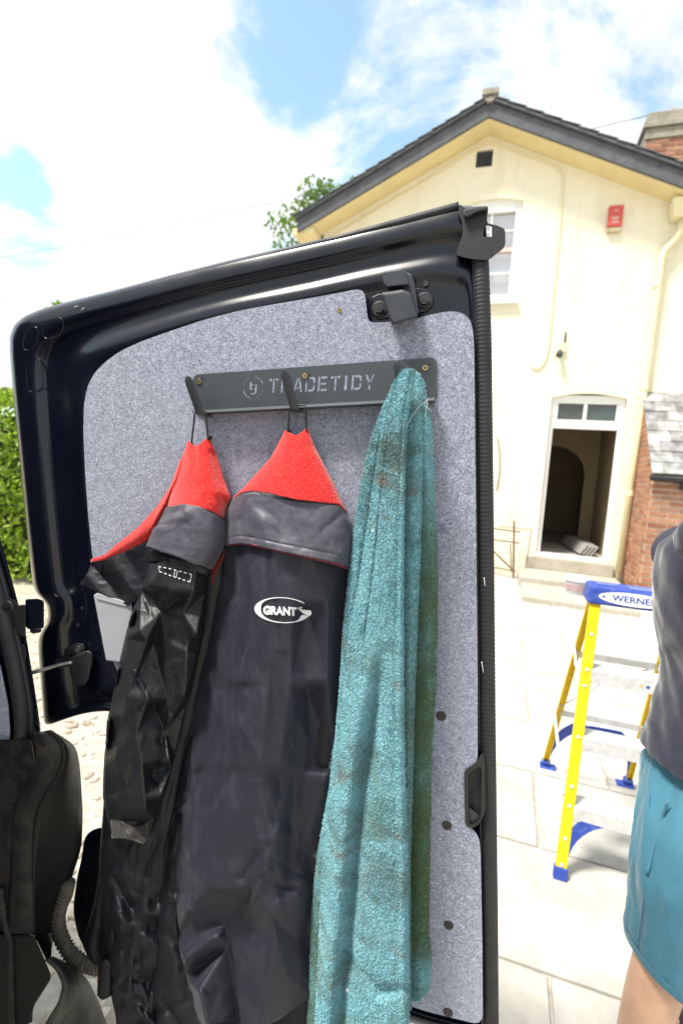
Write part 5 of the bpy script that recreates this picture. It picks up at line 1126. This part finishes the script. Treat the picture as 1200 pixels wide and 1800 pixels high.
# pale grey holder half hidden by the left jacket
gbx = pxprism('document_holder', [(165, 1046), (172, 1042), (232, 1060), (236, 1168), (187, 1161)], .0135, .030, M_greybox, None, .002)
tag(gbx, 'pale grey plastic holder on the door behind the black jacket', 'holder')
ORG[gbx.name] = gbx.location.copy()
pxprism('rim', [(170, 1050), (232, 1066), (232, 1069), (170, 1053)], .0305, .032, M_greybox, gbx, .0005)

# ================================================================== STEPLADDER
LF = np.array([.961, 1.916, 0]); LE = np.array([.951, -.309, 0]); LB = np.array([.309, .951, 0])
lad = thing('stepladder', 'yellow fibreglass stepladder with blue cap standing on the patio', 'stepladder', LF+LE*.24+LB*.4)
def lp(a, b_, z): return LF+LE*a+LB*b_+up*z
LW = .50; TOPZ = 1.10
def fa_(z): return .052*z/TOPZ
def fb(z): return .235*z/TOPZ
def rb(z): return .875-(.875-.375)*z/TOPZ
def rail(sx, front):
    a0 = lambda z: (fa_(z) if sx < 0 else LW-fa_(z)) if front else ((.0+.065*z/TOPZ) if sx < 0 else .45-.03*z/TOPZ)
    b0 = fb if front else rb; dpt = .042 if front else .030; th = .020 if front else .018; z0 = .035; sg = 1 if sx < 0 else -1
    P0 = lp(a0(z0), b0(z0), z0); P1 = lp(a0(TOPZ+.02), b0(TOPZ+.02), TOPZ+.02); t = P1-P0; L = np.linalg.norm(t); t /= L
    bb_ = LB-t*(LB@t); bb_ /= np.linalg.norm(bb_); aa_ = np.cross(bb_, t); aa_ = aa_ if aa_@LE > 0 else -aa_
    m = MB(); c = (P0+P1)/2
    m.box(c+bb_*(-.0) , (t, bb_, aa_), (L, .004, dpt if front else .03)) if False else None
    # C-section: web across the width, flanges running front to back
    prof_ = [(-dpt/2, 0), (dpt/2, 0), (dpt/2, th), (dpt/2-.004, th), (dpt/2-.004, .004), (-dpt/2+.004, .004), (-dpt/2+.004, th), (-dpt/2, th)]
    if front: loop = lambda P: [P+aa_*(q[0]+dpt/2)*sg+bb_*q[1] for q in prof_]
    else: loop = lambda P: [P+aa_*(q[0]+dpt/2)*sg-bb_*q[1] for q in prof_]
    o = m.prism(loop(P0), loop(P1)).build('rail', M_yellow, lad); bevel(o, .0012, 2); return P0, P1, t, aa_*sg, bb_
rails = {}
for sx in (-1, 1):
    for fr_ in (True, False): rails[(sx, fr_)] = rail(sx, fr_)
for z_ in (.285, .555, .825):
    a0, a1 = fa_(z_)+.038, LW-fa_(z_)-.038; w_ = a1-a0; c = lp((a0+a1)/2, fb(z_)+.045, z_)
    st = MB().box(c, (LE, LB, up), (w_, .092, .006)); st = st.build('step', M_alu, lad); bevel(st, .0015)
    bevel(MB().box(lp((a0+a1)/2, fb(z_)-.004, z_-.026), (LE, LB, up), (w_, .005, .058)).build('step_lip', M_alu, st), .001)
    MB().box(lp((a0+a1)/2, fb(z_)+.088, z_-.022), (LE, LB, up), (w_, .005, .04)).build('step_back', M_alu, st)
    for k in range(4): MB().box(lp((a0+a1)/2, fb(z_)+.012+.022*k, z_+.0038), (LE, LB, up), (w_-.02, .006, .002)).build('tread_rib', M_alu, st)
    MB().disc(lp(a1-.16, fb(z_)-.0068, z_-.028), -LB, .008, .0006, 3).build('warning_mark', M_yellow, st)
    MB().disc(lp(a1-.135, fb(z_)-.0068, z_-.028), -LB, .007, .0006, 14).build('print_mark', M_blue, st)
for sx in (-1, 1):
    for zz in (.06, .16, .285, .36, .555, .76, .825, .97):
        P0, P1, t, a_, b_ = rails[(sx, True)]; q = P0+t*((zz-.035)/t[2])+a_*.021-b_*.0005; MB().disc(q, -b_, .0075, .003, 12, .8).build('rivet', M_alu, lad)
# cap
cb_, ct_ = fb(TOPZ)-.015, .385
loopb = [lp(fa_(TOPZ)-.015, cb_, TOPZ-.005), lp(LW-fa_(TOPZ)+.015, cb_, TOPZ-.005), lp(LW-fa_(TOPZ)+.015, ct_, TOPZ-.005), lp(fa_(TOPZ)-.015, ct_, TOPZ-.005)]
loopt = [lp(fa_(TOPZ)-.005, cb_+.012, TOPZ+.07), lp(LW-fa_(TOPZ)+.005, cb_+.012, TOPZ+.07), lp(LW-fa_(TOPZ)+.005, ct_-.01, TOPZ+.07), lp(fa_(TOPZ)-.005, ct_-.01, TOPZ+.07)]
cap = MB().prism(loopt, loopb).build('top_cap', M_blue, lad); bevel(cap, .012, 3)
for aa0, aa1, bb0, bb1 in ((.08, .16, .06, .10), (.20, .30, .03, .11), (.34, .42, .06, .10)): bevel(MB().box(lp((aa0+aa1)/2, cb_+(bb0+bb1)/2, TOPZ+.0725), (LE, LB, up), (aa1-aa0, bb1-bb0, .004)).build('tool_slot', simple('pale_blue_plastic', (.10, .14, .42), .45) if aa0 < .1 else bpy.data.materials['pale_blue_plastic'], cap), .002)
fcn = np.cross(loopt[0]-loopb[0], LE); fcn /= np.linalg.norm(fcn); fcn = fcn if fcn@LB < 0 else -fcn; fup = (loopt[0]-loopb[0]); fup -= LE*(fup@LE); fup /= np.linalg.norm(fup)
fc = (loopb[0]+loopb[1]+loopt[0]+loopt[1])/4+fcn*.0012
ov = [fc+LE*(.135*math.cos(t))+fup*(.027*math.sin(t))-LE*.035 for t in np.linspace(0, 2*math.pi, 41)[:-1]]
MB().prism([p+fcn*.001 for p in ov], ov).build('badge', M_white, cap)
v, f = text2d('WERNER', .042, .0012, .0); v = v-(v.max(0)+v.min(0))/2; mobj('lettering', [fc-LE*.035+LE*q[0]*.98+fup*q[1]*.85+fcn*.0016 for q in v], f, M_blue, cap)
for sg in (-1, 1): MB().prism([fc-LE*.035+fcn*.0018+LE*sg*.126, fc-LE*.035+fcn*.0018+LE*sg*.110+fup*.008, fc-LE*.035+fcn*.0018+LE*sg*.110-fup*.008], [fc-LE*.035+fcn*.0012+LE*sg*.126, fc-LE*.035+fcn*.0012+LE*sg*.110+fup*.008, fc-LE*.035+fcn*.0012+LE*sg*.110-fup*.008]).build('arrow_mark', M_blue, cap)
# feet, braces, spreaders
for sx in (-1, 1):
    for fr_ in (True, False):
        P0, P1, t, a_, b_ = rails[(sx, fr_)]
        wd_ = .044 if fr_ else .036
        bevel(MB().box(P0+a_*wd_/2-t*.010+b_*(.012 if fr_ else -.012), (a_, b_, t), (wd_+.008, .036, .05)).build('foot', M_blue, lad), .004)
        if not fr_: bevel(MB().box(np.array([*(P0+a_*.03)[:2], .006])-LB*.01, (LE, LB, up), (.085, .06, .012)).build('foot_pad', M_blue, lad), .004)
        # curved gusset from the foot up to the bottom step or rear bar
        zt = .262 if fr_ else .36; reach = .22; nn = 12
        lo = []; hi = []
        for k in range(nn+1):
            u_ = k/nn; z1_ = .03+(zt-.03)*math.sin(u_*math.pi/2)**.8; d1 = (wd_-.006)+reach*(1-math.cos(u_*math.pi/2))
            hi.append(P0+t*((z1_-.035)/t[2])+a_*d1*1.0); lo.append(P0+t*((min(z1_+.012+.034*u_, zt+.0)-.035)/t[2])+a_*max(d1-.020-.03*u_, wd_-.008))
        bo = b_*(.010 if fr_ else -.010)
        vv_ = [p+bo for p in hi]+[p+bo for p in lo]; ff = [(k, k+1, nn+1+k+1, nn+1+k) for k in range(nn)]
        o = mobj('brace', vv_, ff, M_blue, lad); solid(o, .014, 0)
for z_ in (.40, .78): bevel(MB().box(lp(.225+.017*z_, rb(z_)-.01, z_), (LE, LB, up), (.40-.05*z_, .006, .032)).build('rear_bar', M_alu, lad), .001)
MB().tube([lp(.02, rb(.40)-.015, .42), lp(.2, rb(.60), .62), lp(.38, rb(.78)-.015, .77)], .005, 6).build('rear_stay', M_alu, lad)
for a in (.045, LW-.05):
    MB().tube([lp(a, fb(.80)+.03, .80), lp(a, (fb(.8)+rb(.8))/2+.02, .77), lp(a, rb(.82)-.02, .82)], .006, 6).build('spreader', M_alu, lad)
    MB().tube([lp(a-.03, fb(.34)+.03, .30), lp(a-.035, rb(.40)-.03, .42)], .007, 6).build('stay', M_alu, lad)

# ================================================================== PERSON
per = thing('person', 'person in grey T-shirt and teal shorts reaching forward beside the ladder', 'person', (.95, 1.22, 0))
PC = np.array([.90, 1.22])
def loft(name, rings, mat, parent, seg=48, wr=None, thick=0., cap=False):
    """rings: (x, y, z, rx, ry, tilt-x) ellipses in the ground plane, lofted along z"""
    rings = np.array(rings, float); nt = max(40, len(rings)*10); d = np.linspace(0, 1, len(rings)); q = np.stack([np.interp(np.linspace(0, 1, nt), d, rings[:, k]) for k in range(rings.shape[1])], 1)
    for _ in range(4): q[1:-1] = .25*q[:-2]+.5*q[1:-1]+.25*q[2:]
    th = np.linspace(0, 2*math.pi, seg, endpoint=False); ex = 2.35
    cx, sx = np.cos(th), np.sin(th); se = lambda a: np.sign(a)*np.abs(a)**(2/ex)
    X = q[:, 0:1]+q[:, 3:4]*se(cx)[None]; Y = q[:, 1:2]+q[:, 4:5]*se(sx)[None]; Z = q[:, 2:3]+q[:, 5:6]*se(cx)[None]
    if wr is not None:
        wv = wr(th[None]+0*Z, Z); X = X+wv*se(cx)[None]; Y = Y+wv*se(sx)[None]
    V = np.stack([X, Y, Z], 2).reshape(-1, 3); F = [(i*seg+k, i*seg+(k+1) % seg, (i+1)*seg+(k+1) % seg, (i+1)*seg+k) for i in range(nt-1) for k in range(seg)]
    if cap: F += [tuple(range(seg)), tuple((nt-1)*seg+k for k in range(seg))]
    o = mobj(name, V, F, mat, parent, True); recalc(o)
    if thick: solid(o, thick, -1)
    return o
def limb(name, pts, rad, mat, parent, seg=24, n=40, wr=None, thick=0., cap=True):
    p = resample(pts, n, 4); r = np.interp(np.linspace(0, 1, n), np.linspace(0, 1, len(rad)), rad); o = MB().tube(p, r, seg, cap).build(name, mat, parent, True)
    if wr is not None:
        me = o.data; co = np.empty(len(me.vertices)*3); me.vertices.foreach_get('co', co); nr = np.empty(len(me.vertices)*3); me.vertices.foreach_get('normal', nr); co = co.reshape(-1, 3); nr = nr.reshape(-1, 3); co += nr*wr(co)[:, None]; me.vertices.foreach_set('co', co.ravel())
    if thick: solid(o, thick, -1)
    return o
# body: one skin surface from joints
J = dict(pel=(.97, 1.22, .93), sp1=(.965, 1.22, 1.12), ch=(.945, 1.22, 1.34), nk=(.975, 1.22, 1.50), nk2=(1.0, 1.22, 1.57), hd0=(1.025, 1.22, 1.63), hd1=(1.025, 1.22, 1.74),
         hR=(.93, 1.14, .86), kR=(.838, 1.125, .42), aR=(.80, 1.13, .09), tR=(.97, 1.12, .035), hL=(.98, 1.315, .88), kL=(1.05, 1.33, .48), aL=(1.0, 1.33, .09), tL=(1.16, 1.33, .035),
         sR=(.86, 1.09, 1.45), eR=(1.10, .99, 1.43), wR=(1.32, 1.09, 1.38), sL=(.96, 1.385, 1.42), eL=(1.19, 1.42, 1.28), wL=(1.41, 1.34, 1.26))
RAD = dict(pel=.10, sp1=.095, ch=.11, nk=.06, nk2=.056, hd0=.08, hd1=.088, hR=.066, kR=.066, aR=.045, tR=.034, hL=.078, kL=.062, aL=.042, tL=.034, sR=.062, eR=.044, wR=.03, sL=.062, eL=.044, wL=.03)
ED = [('pel', 'sp1'), ('sp1', 'ch'), ('ch', 'nk'), ('nk', 'nk2'), ('nk2', 'hd0'), ('hd0', 'hd1'), ('pel', 'hR'), ('hR', 'kR'), ('kR', 'aR'), ('aR', 'tR'), ('pel', 'hL'), ('hL', 'kL'), ('kL', 'aL'), ('aL', 'tL'), ('ch', 'sR'), ('sR', 'eR'), ('eR', 'wR'), ('ch', 'sL'), ('sL', 'eL'), ('eL', 'wL')]
for sd_, y0_ in (('R', 1.09), ('L', 1.34)):
    w0_ = np.array(J['w'+sd_]); sg = 1 if sd_ == 'R' else -1
    J['p'+sd_] = tuple(w0_+np.array([.075, 0, -.005])); RAD['p'+sd_] = .03; ED.append(('w'+sd_, 'p'+sd_))
    for k, (dy_, L_) in enumerate(((-.030, .06), (-.010, .07), (.011, .066), (.03, .052))):
        b0 = np.array(J['p'+sd_]); a = 'f%s%da' % (sd_, k); c = 'f%s%db' % (sd_, k); J[a] = tuple(b0+np.array([.03, dy_*sg, .0])); J[c] = tuple(b0+np.array([.03+L_*.7, dy_*1.1*sg, -L_*.5])); RAD[a] = .0095; RAD[c] = .0075; ED += [('p'+sd_, a), (a, c)]
    a = 't%sa' % sd_; c = 't%sb' % sd_; J[a] = tuple(w0_+np.array([.04, -.04*sg, -.01])); J[c] = tuple(w0_+np.array([.085, -.055*sg, -.025])); RAD[a] = .011; RAD[c] = .009; ED += [('w'+sd_, a), (a, c)]
keys = list(J); me = bpy.data.meshes.new('body'); po = np.array(ORG[per.name]); me.from_pydata([tuple(np.array(J[k])-po) for k in keys], [(keys.index(a), keys.index(b_)) for a, b_ in ED], [])
body = bpy.data.objects.new('body', me); link(body, per); me.materials.append(M_skin)
sm_ = body.modifiers.new('skin', 'SKIN'); sm_.use_smooth_shade = True
for k, sv in zip(keys, me.skin_vertices[0].data): sv.radius = (RAD[k], RAD[k]); sv.use_root = (k == 'pel')
sub(body, 2)
# head details
hc = np.array([1.025, 1.22, 1.70])
def ell(name, c, r, mat, seg=20, zmin=None):
    th = np.linspace(0, math.pi, seg); ph = np.linspace(0, 2*math.pi, 2*seg, endpoint=False)
    V = [np.array(c)+np.array([r[0]*math.sin(a)*math.cos(b_), r[1]*math.sin(a)*math.sin(b_), r[2]*math.cos(a)]) for a in th for b_ in ph]; m = 2*seg
    F = [(i*m+k, i*m+(k+1) % m, (i+1)*m+(k+1) % m, (i+1)*m+k) for i in range(seg-1) for k in range(m)]
    o = mobj(name, V, F, mat, per, True); recalc(o); return o
ell('hair', hc+np.array([-.022, 0, .045]), (.098, .086, .092), M_hair); ell('nose', hc+np.array([.105, 0, -.02]), (.022, .015, .022), M_skin, 10)
for s_ in (-1, 1): ell('ear', hc+np.array([-.005, .088*s_, -.02]), (.022, .010, .034), M_skin, 10); ell('eye', hc+np.array([.083, .033*s_, .01]), (.012, .013, .010), M_white, 10)
ell('mouth', hc+np.array([.088, 0, -.065]), (.012, .026, .007), M_red, 10)
# T-shirt, shorts, shoes
def wrT(th, z): return .005*(fbm(th*4+z*10, z*16+th*3, 203, 3, True)-.6)+.009*(fbm(th*2.2+z*1.5, z*9+th*.8, 201, 3)-.5)*2+.010*(fbm(th*1.2+z*4, z*14-th*1.5, 202, 3, True)-.62)*np.clip((1.32-z)/.2, 0, 1)
SHX = 0.0
loft('t_shirt', [(.985, 1.21, .905, .158, .180, -.02), (.988, 1.21, .95, .154, .175, -.012), (.984, 1.21, .99, .145, .165, -.006), (.981, 1.21, 1.08, .135, .160, 0), (.968, 1.21, 1.17, .125, .155, 0), (.949, 1.215, 1.27, .128, .160, 0), (.940, 1.22, 1.37, .130, .172, 0), (.935, 1.22, 1.45, .122, .165, 0), (.95, 1.22, 1.50, .100, .130, .004), (.965, 1.22, 1.525, .072, .080, .008)], M_shirt, per, 96, wrT, .004)
limb('sleeve', [(.795, 1.135, 1.475), (.800, 1.105, 1.492), (.825, 1.075, 1.503), (.89, 1.045, 1.498), (.95, 1.03, 1.486), (1.0, 1.02, 1.475)], [.050, .072, .084, .085, .082, .080], M_shirt, per, 40, 70, lambda c: .006*(fbm(c[:, 0]*34, c[:, 2]*20+c[:, 1]*26, 205, 3, True)-.6), .004, True)
limb('sleeve', [(.93, 1.36, 1.44), (.98, 1.40, 1.40), (1.05, 1.41, 1.36), (1.10, 1.415, 1.33)], [.08, .086, .082, .078], M_shirt, per, 28, 40, None, .004, True)
def wrS(th, z): return .008*(fbm(th*3.5+z*5, z*4, 211, 3)-.5)*2+.016*(fbm(th*3.6+z*5, z*6-th*1.0, 212, 3, True)-.6)*np.clip((z-.44)/.1, .35, 1)
shp = loft('shorts', [(.885, 1.13, .45, .107, .112, -.04), (.878, 1.13, .48, .106, .111, -.035), (.878, 1.132, .56, .105, .110, -.02), (.876, 1.135, .68, .110, .115, -.006), (.924, 1.16, .79, .130, .145, 0), (.978, 1.205, .88, .138, .156, 0), (.985, 1.21, .97, .120, .138, 0)], M_shorts, per, 96, wrS, .004)
loft('shorts_leg', [(1.045, 1.325, .47, .105, .105, -.02), (1.025, 1.325, .58, .107, .108, -.01), (.995, 1.315, .72, .112, .108, 0), (.97, 1.29, .86, .118, .10, 0), (.985, 1.24, .95, .09, .09, 0)], M_shorts, per, 48, wrS, .004)
loft('hem_band', [(.885, 1.13, .447, .1095, .1145, -.04), (.882, 1.13, .468, .1095, .1145, -.038)], M_shorts, shp, 64, None, .003)
def leg_hit(px_, py_, out=.0):      # nearest point of the shorts under a picture point
    d = ray(px_, py_); best = None
    for z_, cx, cy, rx_, ry_ in ((.56, .878, 1.132, .105, .110), (.62, .877, 1.133, .108, .113), (.68, .876, 1.135, .110, .115), (.735, .90, 1.148, .120, .130), (.79, .924, 1.16, .130, .145), (.835, .95, 1.18, .134, .15)):
        rx_ += out; ry_ += out; A = (d[0]/rx_)**2+(d[1]/ry_)**2; B = -2*(cx*d[0]/rx_**2+cy*d[1]/ry_**2); Cc = (cx/rx_)**2+(cy/ry_)**2-1; D = B*B-4*A*Cc
        if D < 0: continue
        t = (-B-math.sqrt(D))/(2*A); P = _C+d*t; e_ = abs(P[2]-z_)
        if best is None or e_ < best[0]: best = (e_, P)
    return best[1]
slit = [(1172, 1408), (1162, 1440), (1151, 1475), (1143, 1510), (1136, 1535)]
MB().tube(resample([leg_hit(a, b_, .004) for a, b_ in slit], 20, 2), .0042, 8).build('pocket_edge', M_shorts, shp, True)
MB().tube(resample([leg_hit(a, b_, .003) for a, b_ in [(1140, 1395), (1136, 1460), (1134, 1540), (1128, 1600), (1120, 1655)]], 24, 2), .0022, 8).build('side_seam', M_shorts, shp, True)
for (x, y) in ((.90, 1.12), (1.07, 1.33)): limb('shoe', [(x-.10, y, .05), (x-.04, y, .058), (x+.06, y, .048), (x+.14, y, .036)], [.035, .05, .048, .034], M_plastic, per, 18, 24)
